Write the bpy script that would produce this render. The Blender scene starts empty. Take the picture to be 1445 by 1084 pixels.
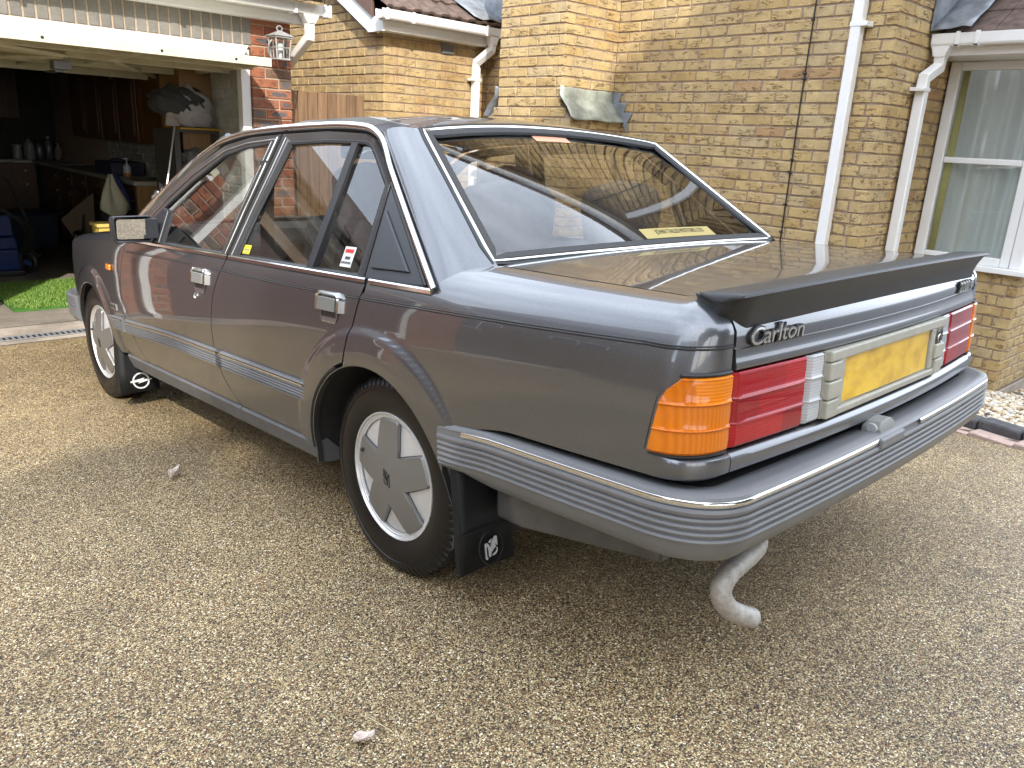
import bpy, bmesh, math, random
import numpy as np
from mathutils import Vector, Matrix
from mathutils.geometry import tessellate_polygon
R = math.radians
random.seed(7)
rng = np.random.default_rng(7)
S = bpy.context.scene
COL = S.collection

# ---------------------------------------------------------------- camera
RH = np.array([[0.7374, -0.6735, 0.0521], [0.1620, 0.2511, 0.9543], [0.6558, 0.6952, -0.2943]])
CAMP = np.array([-2.0352, -1.7898, 1.2726])
FPX = 1112.97
cd = bpy.data.cameras.new('camera')
cam = bpy.data.objects.new('camera', cd)
COL.objects.link(cam)
cd.sensor_width = 36
cd.lens = FPX / 1445 * 36
cd.clip_start = 0.02
cd.clip_end = 400
mw = Matrix.Identity(4)
for i in range(3):
    mw[i][0], mw[i][1], mw[i][2], mw[i][3] = RH[0][i], RH[1][i], -RH[2][i], CAMP[i]
cam.matrix_world = mw
S.camera = cam

def project(P):
    q = RH @ (np.array(P, float) - CAMP)
    return 722.5 + FPX * q[0] / max(q[2], 1e-6), 542 - FPX * q[1] / max(q[2], 1e-6), q[2]

# ---------------------------------------------------------------- light
SUN_EL, SUN_AZ = 34.5, 212.4          # degrees; azimuth clockwise from +Y
W = bpy.data.worlds.new('World')
S.world = W
W.use_nodes = True
wn, wl = W.node_tree.nodes, W.node_tree.links
wn.clear()
sky = wn.new('ShaderNodeTexSky')
sky.sky_type = 'NISHITA'
sky.sun_disc = False
sky.sun_elevation = R(SUN_EL)
sky.sun_rotation = R(SUN_AZ)
sky.air_density = 1.0
sky.dust_density = 2.5
sky.ozone_density = 1.0
geo = wn.new('ShaderNodeTexCoord')
mp = wn.new('ShaderNodeMapping')
mp.inputs['Scale'].default_value = (1.0, 1.0, 2.0)
wl.new(geo.outputs['Generated'], mp.inputs['Vector'])
cn = wn.new('ShaderNodeTexNoise')
cn.inputs['Scale'].default_value = 2.1
cn.inputs['Detail'].default_value = 7
cn.inputs['Roughness'].default_value = 0.58
wl.new(mp.outputs['Vector'], cn.inputs['Vector'])
cr = wn.new('ShaderNodeMapRange')
cr.inputs['From Min'].default_value = 0.36
cr.inputs['From Max'].default_value = 0.62
cr.inputs['To Min'].default_value = 0.42
cr.inputs['To Max'].default_value = 0.97
wl.new(cn.outputs['Fac'], cr.inputs['Value'])
mx = wn.new('ShaderNodeMixRGB')
mx.inputs['Color2'].default_value = (11.6, 12.7, 14.4, 1)       # bright cloud, in the sky texture's own units
wl.new(cr.outputs['Result'], mx.inputs['Fac'])
wl.new(sky.outputs['Color'], mx.inputs['Color1'])
bg = wn.new('ShaderNodeBackground')
bg.inputs['Strength'].default_value = 0.15
wl.new(mx.outputs['Color'], bg.inputs['Color'])
wo = wn.new('ShaderNodeOutputWorld')
wl.new(bg.outputs['Background'], wo.inputs['Surface'])

ld = bpy.data.lights.new('sun', 'SUN')
ld.energy = 2.6
ld.angle = R(0.53)
ld.color = (1.0, 0.955, 0.88)
sun = bpy.data.objects.new('sun', ld)
COL.objects.link(sun)
LDIR = Vector((math.sin(R(SUN_AZ)) * math.cos(R(SUN_EL)), math.cos(R(SUN_AZ)) * math.cos(R(SUN_EL)), math.sin(R(SUN_EL))))
sun.rotation_euler = LDIR.to_track_quat('Z', 'Y').to_euler()

S.view_settings.view_transform = 'Standard'
S.view_settings.look = 'None'
S.view_settings.exposure = 1.15
S.view_settings.gamma = 1
S.view_settings.use_curve_mapping = False
S.render.engine = 'CYCLES'
S.cycles.max_bounces = 10
S.cycles.transparent_max_bounces = 24
S.cycles.use_denoising = True
S.cycles.caustics_reflective = False
S.cycles.caustics_refractive = False

# ---------------------------------------------------------------- helpers
def tag(o, label=None, cat=None, group=None, kind=None):
    if label: o['label'] = label
    if cat: o['category'] = cat
    if group: o['group'] = group
    if kind: o['kind'] = kind
    return o

def empty(name, loc=(0, 0, 0), parent=None, mat=None):
    o = bpy.data.objects.new(name, None)
    COL.objects.link(o)
    o.empty_display_size = 0.1
    if mat is not None: o.matrix_world = mat
    else: o.location = loc
    if parent: o.parent = parent
    return o

def link(name, me, mat=None, parent=None):
    o = bpy.data.objects.new(name, me)
    COL.objects.link(o)
    if mat is not None:
        me.materials.clear()
        for m in (mat if isinstance(mat, (list, tuple)) else [mat]): me.materials.append(m)
    if parent: o.parent = parent
    return o

class MB:
    """collects verts and faces, then becomes ONE mesh object"""
    def __init__(s): s.v, s.f, s.m = [], [], []
    def add(s, v, f, mi=0):
        n = len(s.v)
        s.v += [tuple(map(float, p)) for p in v]
        s.f += [tuple(i + n for i in q) for q in f]
        s.m += [mi] * len(f)
        return s
    def box(s, a, b, mi=0):
        x0, y0, z0 = (min(a[i], b[i]) for i in range(3)); x1, y1, z1 = (max(a[i], b[i]) for i in range(3))
        v = [(x0, y0, z0), (x1, y0, z0), (x1, y1, z0), (x0, y1, z0), (x0, y0, z1), (x1, y0, z1), (x1, y1, z1), (x0, y1, z1)]
        return s.add(v, [(0, 3, 2, 1), (4, 5, 6, 7), (0, 1, 5, 4), (1, 2, 6, 5), (2, 3, 7, 6), (3, 0, 4, 7)], mi)
    def obox(s, M, a, b, mi=0):
        t = MB().box(a, b)
        return s.add([M @ Vector(p) for p in t.v], t.f, mi)
    def grid(s, rows, mi=0, closeu=False, closev=False, flip=False):
        nv, nu = len(rows), len(rows[0])
        v = [p for r in rows for p in r]
        f = []
        for j in range(nv if closev else nv - 1):
            for i in range(nu if closeu else nu - 1):
                q = (j * nu + i, j * nu + (i + 1) % nu, ((j + 1) % nv) * nu + (i + 1) % nu, ((j + 1) % nv) * nu + i)
                f.append(q[::-1] if flip else q)
        return s.add(v, f, mi)
    def tube(s, path, r, n=10, caps=True, sec=None, mi=0, closed=False, up=None):
        """sweep a round (or sec = list of 2-D points) section along a path"""
        P = [Vector(p) for p in path]
        k = len(P)
        rows = []
        T = []
        for i in range(k):
            a = P[i - 1] if (i > 0 or closed) else P[i]
            b = P[(i + 1) % k] if (i < k - 1 or closed) else P[i]
            T.append((b - a).normalized())
        ref = Vector(up) if up else (Vector((0, 0, 1)) if abs(T[0].z) < 0.9 else Vector((1, 0, 0)))
        nrm = (ref - T[0] * ref.dot(T[0])).normalized()
        for i in range(k):
            if up: ref = Vector(up); nn = ref - T[i] * ref.dot(T[i])
            else: nn = nrm - T[i] * nrm.dot(T[i])
            if nn.length > 1e-6: nrm = nn.normalized()
            bn = T[i].cross(nrm)
            rr = r[i] if isinstance(r, (list, tuple)) else r
            if sec: rows.append([P[i] + nrm * (q[1] * rr) + bn * (q[0] * rr) for q in sec])
            else: rows.append([P[i] + (nrm * math.cos(2 * math.pi * j / n) + bn * math.sin(2 * math.pi * j / n)) * rr for j in range(n)])
        s.grid(rows, mi, closeu=True, closev=closed)
        if caps and not closed:
            m = len(rows[0])
            for row, rev in ((rows[0], False), (rows[-1], True)):
                s.add(row, [tuple(range(m))[::-1] if rev else tuple(range(m))], mi)
        return s
    def lathe(s, prof, n=32, mi=0, M=None, mod=None, axis='x'):
        """prof = [(along axis, radius)]"""
        rows = []
        for (a, r) in prof:
            row = []
            for j in range(n):
                t = 2 * math.pi * j / n
                rr = r if mod is None else mod(a, r, j)
                c, d = rr * math.cos(t), rr * math.sin(t)
                p = (a, c, d) if axis == 'x' else (c, d, a)
                row.append(M @ Vector(p) if M else p)
            rows.append(row)
        return s.grid(rows, mi, closeu=True)
    def prism(s, poly, d0, d1, fn, mi=0):
        """2-D polygon (may be concave) extruded from depth d0 to d1, fn(u, v, d) -> point"""
        tri = tessellate_polygon([[Vector((p[0], p[1], 0)) for p in poly]])
        n = len(poly)
        v = [fn(p[0], p[1], d0) for p in poly] + [fn(p[0], p[1], d1) for p in poly]
        f = [tuple(t) for t in tri] + [tuple(i + n for i in t[::-1]) for t in tri]
        f += [(i, (i + 1) % n, (i + 1) % n + n, i + n) for i in range(n)]
        return s.add(v, f, mi)
    def build(s, name, mat, parent=None, smooth=35, bevel=0, bseg=2, fixn=True, weld=0, mirror=False, solid=0):
        if mirror:
            n = len(s.v); f0 = list(s.f); m0 = list(s.m)
            s.v += [(-p[0], p[1], p[2]) for p in s.v[:n]]
            s.f += [tuple(i + n for i in q[::-1]) for q in f0]
            s.m += m0
        me = bpy.data.meshes.new(name)
        me.from_pydata(s.v, [], s.f)
        me.polygons.foreach_set('material_index', s.m)
        if fixn or weld:
            bm = bmesh.new(); bm.from_mesh(me)
            if weld: bmesh.ops.remove_doubles(bm, verts=bm.verts, dist=weld)
            if fixn: bmesh.ops.recalc_face_normals(bm, faces=bm.faces)
            bm.to_mesh(me); bm.free()
        if smooth:
            me.shade_smooth()
            me.set_sharp_from_angle(angle=R(smooth))
        me.update()
        o = link(name, me, mat, parent)
        if solid:
            m = o.modifiers.new('thickness', 'SOLIDIFY'); m.thickness = solid; m.offset = -1
        if bevel:
            m = o.modifiers.new('bevel', 'BEVEL'); m.width = bevel; m.segments = bseg; m.limit_method = 'ANGLE'; m.angle_limit = R(40)
            m.harden_normals = False
        return o

def copy_tree(o, parent=None):
    c = o.copy(); COL.objects.link(c)
    if parent: c.parent = parent
    for ch in list(o.children): copy_tree(ch, c)
    return c

def pchip(xs, ys):
    xs, ys = np.array(xs, float), np.array(ys, float)
    if xs[0] > xs[-1]: xs, ys = xs[::-1], ys[::-1]
    h = np.diff(xs); d = np.diff(ys) / h
    m = np.zeros(len(xs)); m[0], m[-1] = d[0], d[-1]
    for i in range(1, len(xs) - 1):
        if d[i - 1] * d[i] > 0:
            w1, w2 = 2 * h[i] + h[i - 1], h[i] + 2 * h[i - 1]
            m[i] = (w1 + w2) / (w1 / d[i - 1] + w2 / d[i])
    def f(x):
        x = min(max(x, xs[0]), xs[-1])
        i = min(max(int(np.searchsorted(xs, x)) - 1, 0), len(xs) - 2)
        t = (x - xs[i]) / h[i]
        return ((1 + 2 * t) * (1 - t) ** 2 * ys[i] + t * (1 - t) ** 2 * h[i] * m[i] + t * t * (3 - 2 * t) * ys[i + 1] + t * t * (t - 1) * h[i] * m[i + 1])
    return f

def polyline(pts, n):
    """resample a polyline by arc length"""
    P = np.array(pts, float)
    L = np.concatenate([[0], np.cumsum(np.linalg.norm(np.diff(P, axis=0), axis=1))])
    t = np.linspace(0, L[-1], n)
    return np.stack([np.interp(t, L, P[:, k]) for k in range(P.shape[1])], 1)

def smoothline(pts, n):
    """smooth curve through points (pchip per coordinate over chord length)"""
    P = np.array(pts, float)
    L = np.concatenate([[0], np.cumsum(np.linalg.norm(np.diff(P, axis=0), axis=1))])
    F = [pchip(L, P[:, k]) for k in range(P.shape[1])]
    return [tuple(f(t) for f in F) for t in np.linspace(0, L[-1], n)]

def lerp(a, b, t): return a + (b - a) * t
def sstep(a, b, x):
    t = min(max((x - a) / (b - a), 0), 1)
    return t * t * (3 - 2 * t)

# ---------------------------------------------------------------- materials
class NT:
    def __init__(s, name):
        s.m = bpy.data.materials.new(name); s.m.use_nodes = True
        s.n, s.l = s.m.node_tree.nodes, s.m.node_tree.links
        s.n.clear()
        s.out = s.n.new('ShaderNodeOutputMaterial')
    def __call__(s, typ, ins=None, **props):
        k = s.n.new('ShaderNode' + typ)
        for a, b in props.items(): setattr(k, a, b)
        for a, b in (ins or {}).items():
            sock = k.inputs[a]
            if isinstance(b, bpy.types.NodeSocket): s.l.new(b, sock)
            else: sock.default_value = b
        return k
    def ramp(s, fac, stops, interp='LINEAR'):
        k = s.n.new('ShaderNodeValToRGB'); k.color_ramp.interpolation = interp
        e = k.color_ramp.elements
        while len(e) < len(stops): e.new(0.5)
        for q, (p, c) in zip(e, stops):
            q.position = p; q.color = (*c, 1) if len(c) == 3 else c
        s.l.new(fac, k.inputs['Fac'])
        return k.outputs['Color']
    def math(s, op, a, b=0.0, c=None):
        d = {0: a, 1: b}
        if c is not None: d[2] = c
        return s('Math', d, operation=op).outputs[0]
    def mix(s, fac, a, b, mode='MIX'):
        return s('MixRGB', {'Fac': fac, 'Color1': a, 'Color2': b}, blend_type=mode).outputs[0]
    def finish(s, sock):
        s.l.new(sock, s.out.inputs['Surface']); return s.m

def c4(c): return (*c, 1) if len(c) == 3 else c

def simple(name, col, rough=0.5, metal=0.0, noise=0.0, nscale=20, bump=0.0, bscale=200, spec=0.5, coat=0.0, coatr=0.03, rvar=0.0, aniso=None):
    t = NT(name)
    pos = t('TexCoord').outputs['Object']
    base = c4(col)
    ins = {'Roughness': rough, 'Metallic': metal, 'Specular IOR Level': spec, 'Coat Weight': coat, 'Coat Roughness': coatr}
    if noise or rvar:
        nz = t('TexNoise', {'Vector': pos, 'Scale': nscale, 'Detail': 6, 'Roughness': 0.6}).outputs['Fac']
        if noise:
            k = t('MapRange', {'Value': nz, 'From Min': 0.3, 'From Max': 0.7, 'To Min': 1 - noise, 'To Max': 1 + noise}).outputs[0]
            base = t.mix(1.0, c4(col), k, 'MULTIPLY')
        if rvar:
            ins['Roughness'] = t('MapRange', {'Value': nz, 'From Min': 0.3, 'From Max': 0.7, 'To Min': rough - rvar, 'To Max': rough + rvar}).outputs[0]
    ins['Base Color'] = base
    if bump:
        bz = t('TexNoise', {'Vector': pos, 'Scale': bscale, 'Detail': 4}).outputs['Fac']
        ins['Normal'] = t('Bump', {'Height': bz, 'Strength': bump, 'Distance': 0.002}).outputs[0]
    return t.finish(t('BsdfPrincipled', ins).outputs[0])
def resin_mat():
    t = NT('resin_bound_gravel')
    pos = t('NewGeometry').outputs['Position']
    wob = t('TexNoise', {'Vector': pos, 'Scale': 120.0, 'Detail': 2}).outputs['Color']
    p2 = t('VectorMath', {0: pos, 1: t('VectorMath', {0: wob, 'Scale': 0.006}, operation='SCALE').outputs[0]}, operation='ADD').outputs[0]
    vo = t('TexVoronoi', {'Vector': p2, 'Scale': 235.0, 'Randomness': 1.0}, feature='F1')
    vs = t('TexVoronoi', {'Vector': p2, 'Scale': 360.0, 'Randomness': 1.0}, feature='F1')
    ch = t('SeparateColor', {'Color': vo.outputs['Color']})
    ch2 = t('SeparateColor', {'Color': vs.outputs['Color']})
    stops = [(0.0, (.018, .013, .009)), (.18, (.05, .034, .020)), (.36, (.12, .082, .044)), (.52, (.22, .157, .076)), (.70, (.345, .26, .130)), (.86, (.46, .37, .205)), (.96, (.60, .52, .36)), (1.0, (.74, .69, .56))]
    big = t.ramp(ch.outputs[0], stops)
    small = t.ramp(ch2.outputs[1], stops)
    col = t.mix(t('MapRange', {'Value': ch.outputs[1], 'From Min': .55, 'From Max': .57}).outputs[0], big, small)
    red = t('MapRange', {'Value': ch.outputs[2], 'From Min': .86, 'From Max': .88, 'To Max': .55}).outputs[0]
    col = t.mix(red, col, (.20, .075, .035, 1))
    gap = t('MapRange', {'Value': vo.outputs['Distance'], 'From Min': .45, 'From Max': .78, 'To Min': 1.0, 'To Max': .38}).outputs[0]
    col = t.mix(1.0, col, gap, 'MULTIPLY')
    # worn / damp patches of the surface itself
    n1 = t('TexNoise', {'Vector': pos, 'Scale': .9, 'Detail': 5, 'Roughness': .55}).outputs['Fac']
    n2 = t('TexNoise', {'Vector': pos, 'Scale': 6.0, 'Detail': 4}).outputs['Fac']
    k = t('MapRange', {'Value': n1, 'From Min': .3, 'From Max': .7, 'To Min': .84, 'To Max': 1.30}).outputs[0]
    k2 = t('MapRange', {'Value': n2, 'From Min': .3, 'From Max': .7, 'To Min': .88, 'To Max': 1.1}).outputs[0]
    col = t.mix(1.0, t.mix(1.0, col, k, 'MULTIPLY'), k2, 'MULTIPLY')
    spot = t('TexVoronoi', {'Vector': pos, 'Scale': 2.3}, feature='F1').outputs['Distance']
    sp = t('MapRange', {'Value': spot, 'From Min': .03, 'From Max': .085, 'To Min': .55, 'To Max': 1.0}).outputs[0]
    col = t.mix(1.0, col, sp, 'MULTIPLY')
    col = t.mix(1.0, col, (1.27, 1.23, 1.14, 1), 'MULTIPLY')
    hs = t.math('MULTIPLY', t.math('SUBTRACT', 1.0, vo.outputs['Distance']), 1.0)
    hv = t.math('ADD', hs, t.math('MULTIPLY', ch.outputs[0], .35))
    bp = t('Bump', {'Height': hv, 'Strength': .8, 'Distance': .003}).outputs[0]
    return t.finish(t('BsdfPrincipled', {'Base Color': col, 'Roughness': t('MapRange', {'Value': ch2.outputs[0], 'To Min': .32, 'To Max': .7}).outputs[0], 'Normal': bp, 'Specular IOR Level': .5}).outputs[0])

def concrete_mat(name, col, crack=True):
    t = NT(name)
    pos = t('NewGeometry').outputs['Position']
    a = t('TexNoise', {'Vector': pos, 'Scale': 3.0, 'Detail': 8, 'Roughness': .65}).outputs['Fac']
    b = t('TexNoise', {'Vector': pos, 'Scale': 60.0, 'Detail': 5, 'Roughness': .7}).outputs['Fac']
    k = t('MapRange', {'Value': a, 'From Min': .3, 'From Max': .7, 'To Min': .62, 'To Max': 1.25}).outputs[0]
    k2 = t('MapRange', {'Value': b, 'From Min': .3, 'From Max': .7, 'To Min': .8, 'To Max': 1.15}).outputs[0]
    c = t.mix(1.0, t.mix(1.0, c4(col), k, 'MULTIPLY'), k2, 'MULTIPLY')
    bp = t('Bump', {'Height': b, 'Strength': .5, 'Distance': .004}).outputs[0]
    return t.finish(t('BsdfPrincipled', {'Base Color': c, 'Roughness': .85, 'Normal': bp}).outputs[0])

def brick_mat(name, stops, crease=0.0, flash=0.0, joined=False, rough=.85, streak=0.0, white=0.0):
    """fired clay: a tone per brick, drag creases, sooty flashing, fine grain"""
    t = NT(name)
    pos = t('NewGeometry').outputs['Position']
    rnd = t('Attribute', attribute_name='tone').outputs['Fac'] if joined else t('ObjectInfo').outputs['Random']
    col = t.ramp(rnd, stops)
    g = t('TexNoise', {'Vector': pos, 'Scale': 110.0, 'Detail': 5, 'Roughness': .7}).outputs['Fac']
    col = t.mix(1.0, col, t('MapRange', {'Value': g, 'From Min': .3, 'From Max': .7, 'To Min': .8, 'To Max': 1.16}).outputs[0], 'MULTIPLY')
    w = t('TexNoise', {'Vector': pos, 'Scale': 9.0, 'Detail': 4, 'Roughness': .6}).outputs['Fac']
    col = t.mix(1.0, col, t('MapRange', {'Value': w, 'From Min': .3, 'From Max': .7, 'To Min': .8, 'To Max': 1.12}).outputs[0], 'MULTIPLY')
    h = g
    if crease:
        off = t('CombineXYZ', {0: t.math('MULTIPLY', rnd, 37.0), 2: t.math('MULTIPLY', rnd, 91.0)}).outputs[0]
        q = t('Mapping', {'Vector': t('VectorMath', {0: pos, 1: off}, operation='ADD').outputs[0], 'Scale': (9, 9, 36)}).outputs[0]
        n = t('TexNoise', {'Vector': q, 'Scale': 1.0, 'Detail': 3, 'Roughness': .6, 'Distortion': .35}).outputs['Fac']
        d = t.math('ABSOLUTE', t.math('SUBTRACT', n, .5))
        line = t('MapRange', {'Value': d, 'From Min': .0, 'From Max': .05, 'To Min': 1.0, 'To Max': 0.0}, interpolation_type='SMOOTHSTEP').outputs[0]
        q2 = t('Mapping', {'Vector': t('VectorMath', {0: pos, 1: off}, operation='ADD').outputs[0], 'Scale': (13, 13, 22), 'Location': (5, 3, 8)}).outputs[0]
        msk = t('TexNoise', {'Vector': q2, 'Scale': 1.0, 'Detail': 2}).outputs['Fac']
        msk = t('MapRange', {'Value': msk, 'From Min': .47, 'From Max': .60}).outputs[0]
        line = t.math('MULTIPLY', line, msk)
        col = t.mix(t.math('MULTIPLY', line, crease), col, (.10, .055, .025, 1))
        h = t.math('SUBTRACT', t.math('MULTIPLY', g, .35), line)
    if streak:
        q = t('Mapping', {'Vector': pos, 'Scale': (26, 26, 3)}).outputs[0]
        n = t('TexNoise', {'Vector': q, 'Scale': 1.0, 'Detail': 3}).outputs['Fac']
        col = t.mix(t('MapRange', {'Value': n, 'From Min': .5, 'From Max': .68, 'To Max': streak}).outputs[0], col, (.34, .17, .095, 1))
    if flash:
        gn = t('SeparateXYZ', {0: t('TexCoord').outputs['Object']})
        gx = t.math('MULTIPLY', gn.outputs[0], 13.5); gz = t.math('MULTIPLY', gn.outputs[2], 46.0)
        nz = t('TexNoise', {'Vector': pos, 'Scale': 34.0, 'Detail': 4}).outputs['Fac']
        rr = t.math('ADD', t.math('POWER', gx, 2.0), t.math('POWER', gz, 2.0))
        rr = t.math('ADD', rr, t.math('MULTIPLY', t.math('SUBTRACT', nz, .5), 3.2))
        m = t('MapRange', {'Value': rr, 'From Min': .55, 'From Max': .95, 'To Min': 1.0, 'To Max': 0.0}).outputs[0]
        pick = t('MapRange', {'Value': t('TexWhiteNoise', {'W': t.math('MULTIPLY', rnd, 71.3)}, noise_dimensions='1D').outputs['Value'], 'From Min': .58, 'From Max': .60}).outputs[0]
        col = t.mix(t.math('MULTIPLY', t.math('MULTIPLY', m, pick), flash), col, (.105, .10, .105, 1))
    bp = t('Bump', {'Height': h, 'Strength': .75, 'Distance': .006 if crease else .003}).outputs[0]
    return t.finish(t('BsdfPrincipled', {'Base Color': col, 'Roughness': rough, 'Normal': bp, 'Specular IOR Level': .3}).outputs[0])

YST = [(0, (.43, .29, .125)), (.12, (.46, .325, .145)), (.3, (.49, .355, .168)), (.55, (.51, .375, .185)), (.75, (.47, .345, .172)), (.90, (.46, .35, .195)), (.975, (.46, .33, .165)), (1, (.42, .26, .13))]
RST = [(0, (.25, .085, .048)), (.3, (.33, .115, .062)), (.6, (.36, .14, .075)), (.8, (.30, .125, .075)), (.92, (.20, .12, .085)), (1, (.13, .095, .08))]
GST = [(0, (.185, .172, .15)), (.5, (.215, .20, .175)), (1, (.17, .16, .142))]
PST = [(0, (.40, .41, .38)), (.5, (.46, .47, .43)), (1, (.36, .37, .345))]
M = {}
M['resin'] = resin_mat()
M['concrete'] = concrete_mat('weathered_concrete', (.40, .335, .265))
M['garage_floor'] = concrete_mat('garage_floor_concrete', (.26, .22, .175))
M['lane'] = concrete_mat('lane_asphalt', (.055, .054, .052))
M['soil'] = simple('gravel_bed_soil', (.16, .12, .08), .95, noise=.4)
M['brick_y'] = brick_mat('buff_brick', YST, crease=.75)
M['brick_yj'] = brick_mat('buff_brick_courses', YST, crease=.75, joined=True)
M['brick_s'] = brick_mat('buff_brick_wirecut', YST, crease=.25, streak=.55)
M['brick_sj'] = brick_mat('buff_brick_wirecut_courses', YST, crease=.25, streak=.55, joined=True)
M['brick_r'] = brick_mat('red_brick', RST, crease=.35, flash=.95)
M['brick_rj'] = brick_mat('red_brick_courses', RST, crease=.35, joined=True)
M['brick_g'] = brick_mat('grey_soldier_brick', GST)
M['brick_p'] = brick_mat('painted_brick', PST, rough=.55)
M['mortar_y'] = simple('brown_mortar', (.29, .215, .16), .95, noise=.25, nscale=60, bump=.6, bscale=260)
M['mortar_r'] = simple('pale_mortar', (.40, .31, .225), .95, noise=.2, nscale=60, bump=.6, bscale=260)
M['mortar_p'] = simple('painted_mortar', (.42, .43, .40), .7)
M['upvc'] = simple('white_upvc', (.80, .80, .785), .28, noise=.035, nscale=5, spec=.5)
M['upvc2'] = simple('white_upvc_frame', (.78, .78, .77), .25, noise=.02, nscale=4)
M['door_cream'] = simple('cream_door_paint', (.60, .57, .42), .42, noise=.10, nscale=7)
M['lead'] = simple('lead_sheet', (.23, .25, .275), .5, metal=.15, noise=.38, nscale=9, bump=.5, bscale=30)
M['lead_moss'] = simple('lead_sheet_lichen', (.30, .315, .265), .5, metal=.1, noise=.4, nscale=9, bump=.5, bscale=40)
M['tile'] = simple('brown_roof_tile', (.115, .078, .062), .85, noise=.45, nscale=16, bump=.8, bscale=90)
M['verge'] = simple('brown_verge', (.135, .085, .065), .5, noise=.12, nscale=6)
M['timber'] = None
def wood_mat(name, a, b, rough=.55, scale=(60, 60, 3)):
    t = NT(name)
    pos = t('TexCoord').outputs['Object']
    rnd = t('ObjectInfo').outputs['Random']
    p = t('VectorMath', {0: pos, 1: t('CombineXYZ', {0: t.math('MULTIPLY', rnd, 9.0), 2: t.math('MULTIPLY', rnd, 5.0)}).outputs[0]}, operation='ADD').outputs[0]
    n = t('TexNoise', {'Vector': t('Mapping', {'Vector': p, 'Scale': scale}).outputs[0], 'Scale': 1.0, 'Detail': 6, 'Roughness': .6, 'Distortion': .6}).outputs['Fac']
    c = t.ramp(n, [(.28, a), (.62, b)])
    c = t.mix(1.0, c, t('MapRange', {'Value': rnd, 'To Min': .78, 'To Max': 1.15}).outputs[0], 'MULTIPLY')
    bp = t('Bump', {'Height': n, 'Strength': .25, 'Distance': .002}).outputs[0]
    return t.finish(t('BsdfPrincipled', {'Base Color': c, 'Roughness': rough, 'Normal': bp}).outputs[0])
M['timber'] = wood_mat('weathered_gate_timber', (.125, .068, .034), (.245, .150, .082), .8)
M['oak'] = wood_mat('oak_cabinet', (.055, .022, .008), (.11, .05, .018), .45)
M['oak_light'] = wood_mat('oak_side_panel', (.22, .12, .045), (.31, .18, .075), .5)
M['worktop'] = simple('laminate_worktop', (.34, .325, .29), .4, noise=.1, nscale=40)
M['black'] = simple('black_plastic', (.018, .018, .019), .45)
M['dark'] = simple('shadow_black', (.006, .006, .006), .9)

# ---------------------------------------------------------------- ground
def gz(x, y):
    """height of the ground: the drive falls towards the garage, then runs level"""
    def pl(yy): return (.002455 * x - .063815 * yy) / .99796
    k = 0.35
    yc = 2.78
    a = min(y, yc + k)
    z = pl(min(y, yc))
    if y > yc - k:
        s = min((y - (yc - k)) / (2 * k), 1)
        z = pl(yc - k) - .06394 * (2 * k) * (s - s * s / 2)
    if y < -7: z = pl(-7)
    return z
def sheet(name, xs, ys, mat, dz=0.0, fn=gz):
    return tag(MB().grid([[(x, y, fn(x, y) + dz) for x in xs] for y in ys]).build(name, mat), kind='structure')
ys = list(np.linspace(-7.0, 2.2, 12)) + list(np.linspace(2.3, 3.3, 12)) + [3.6, 4.10]
KX = lambda y: 1.935 + (y + .935) * .165           # near edge of the paver strip along the flower bed
rows = []
for y in ys:
    xr = KX(y) if y < .6 else 3.10
    rows.append([(x, y, gz(x, y)) for x in np.linspace(-9, xr, 14)])
driveway = tag(MB().grid(rows).build('driveway', M['resin']), kind='structure')
lev = gz(0, 4.0)
sheet('concrete_apron', [-9, -4, 0, 1.3, 2.0], [4.104, 4.2, 4.36, 4.6], M['concrete'], .002)
sheet('path', [1.2, 2.6], [4.604, 9], M['concrete'], .001)
tag(MB().grid([[(x, y, (min(gz(0, y), .45) - .03) if x < 2.2 else -.55) for x in (-60, -9, 1.2, 1.62, 2.3, 60)] for y in (-60, -7, -3, 0, 2.5, 3.2, 5, 70)]).build('ground', M['lane']), kind='structure')
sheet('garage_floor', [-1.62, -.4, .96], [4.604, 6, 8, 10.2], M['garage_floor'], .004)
bed = lambda x, y: gz(2.1, y) + .03 - .1425 * max(x - 2.15, 0)
tag(MB().grid([[(x, y, bed(x, y) - .02) for x in np.linspace(2.02, 5.6, 10)] for y in np.linspace(-6, .62, 12)]).build('gravel_bed', M['soil']), kind='structure')

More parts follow.
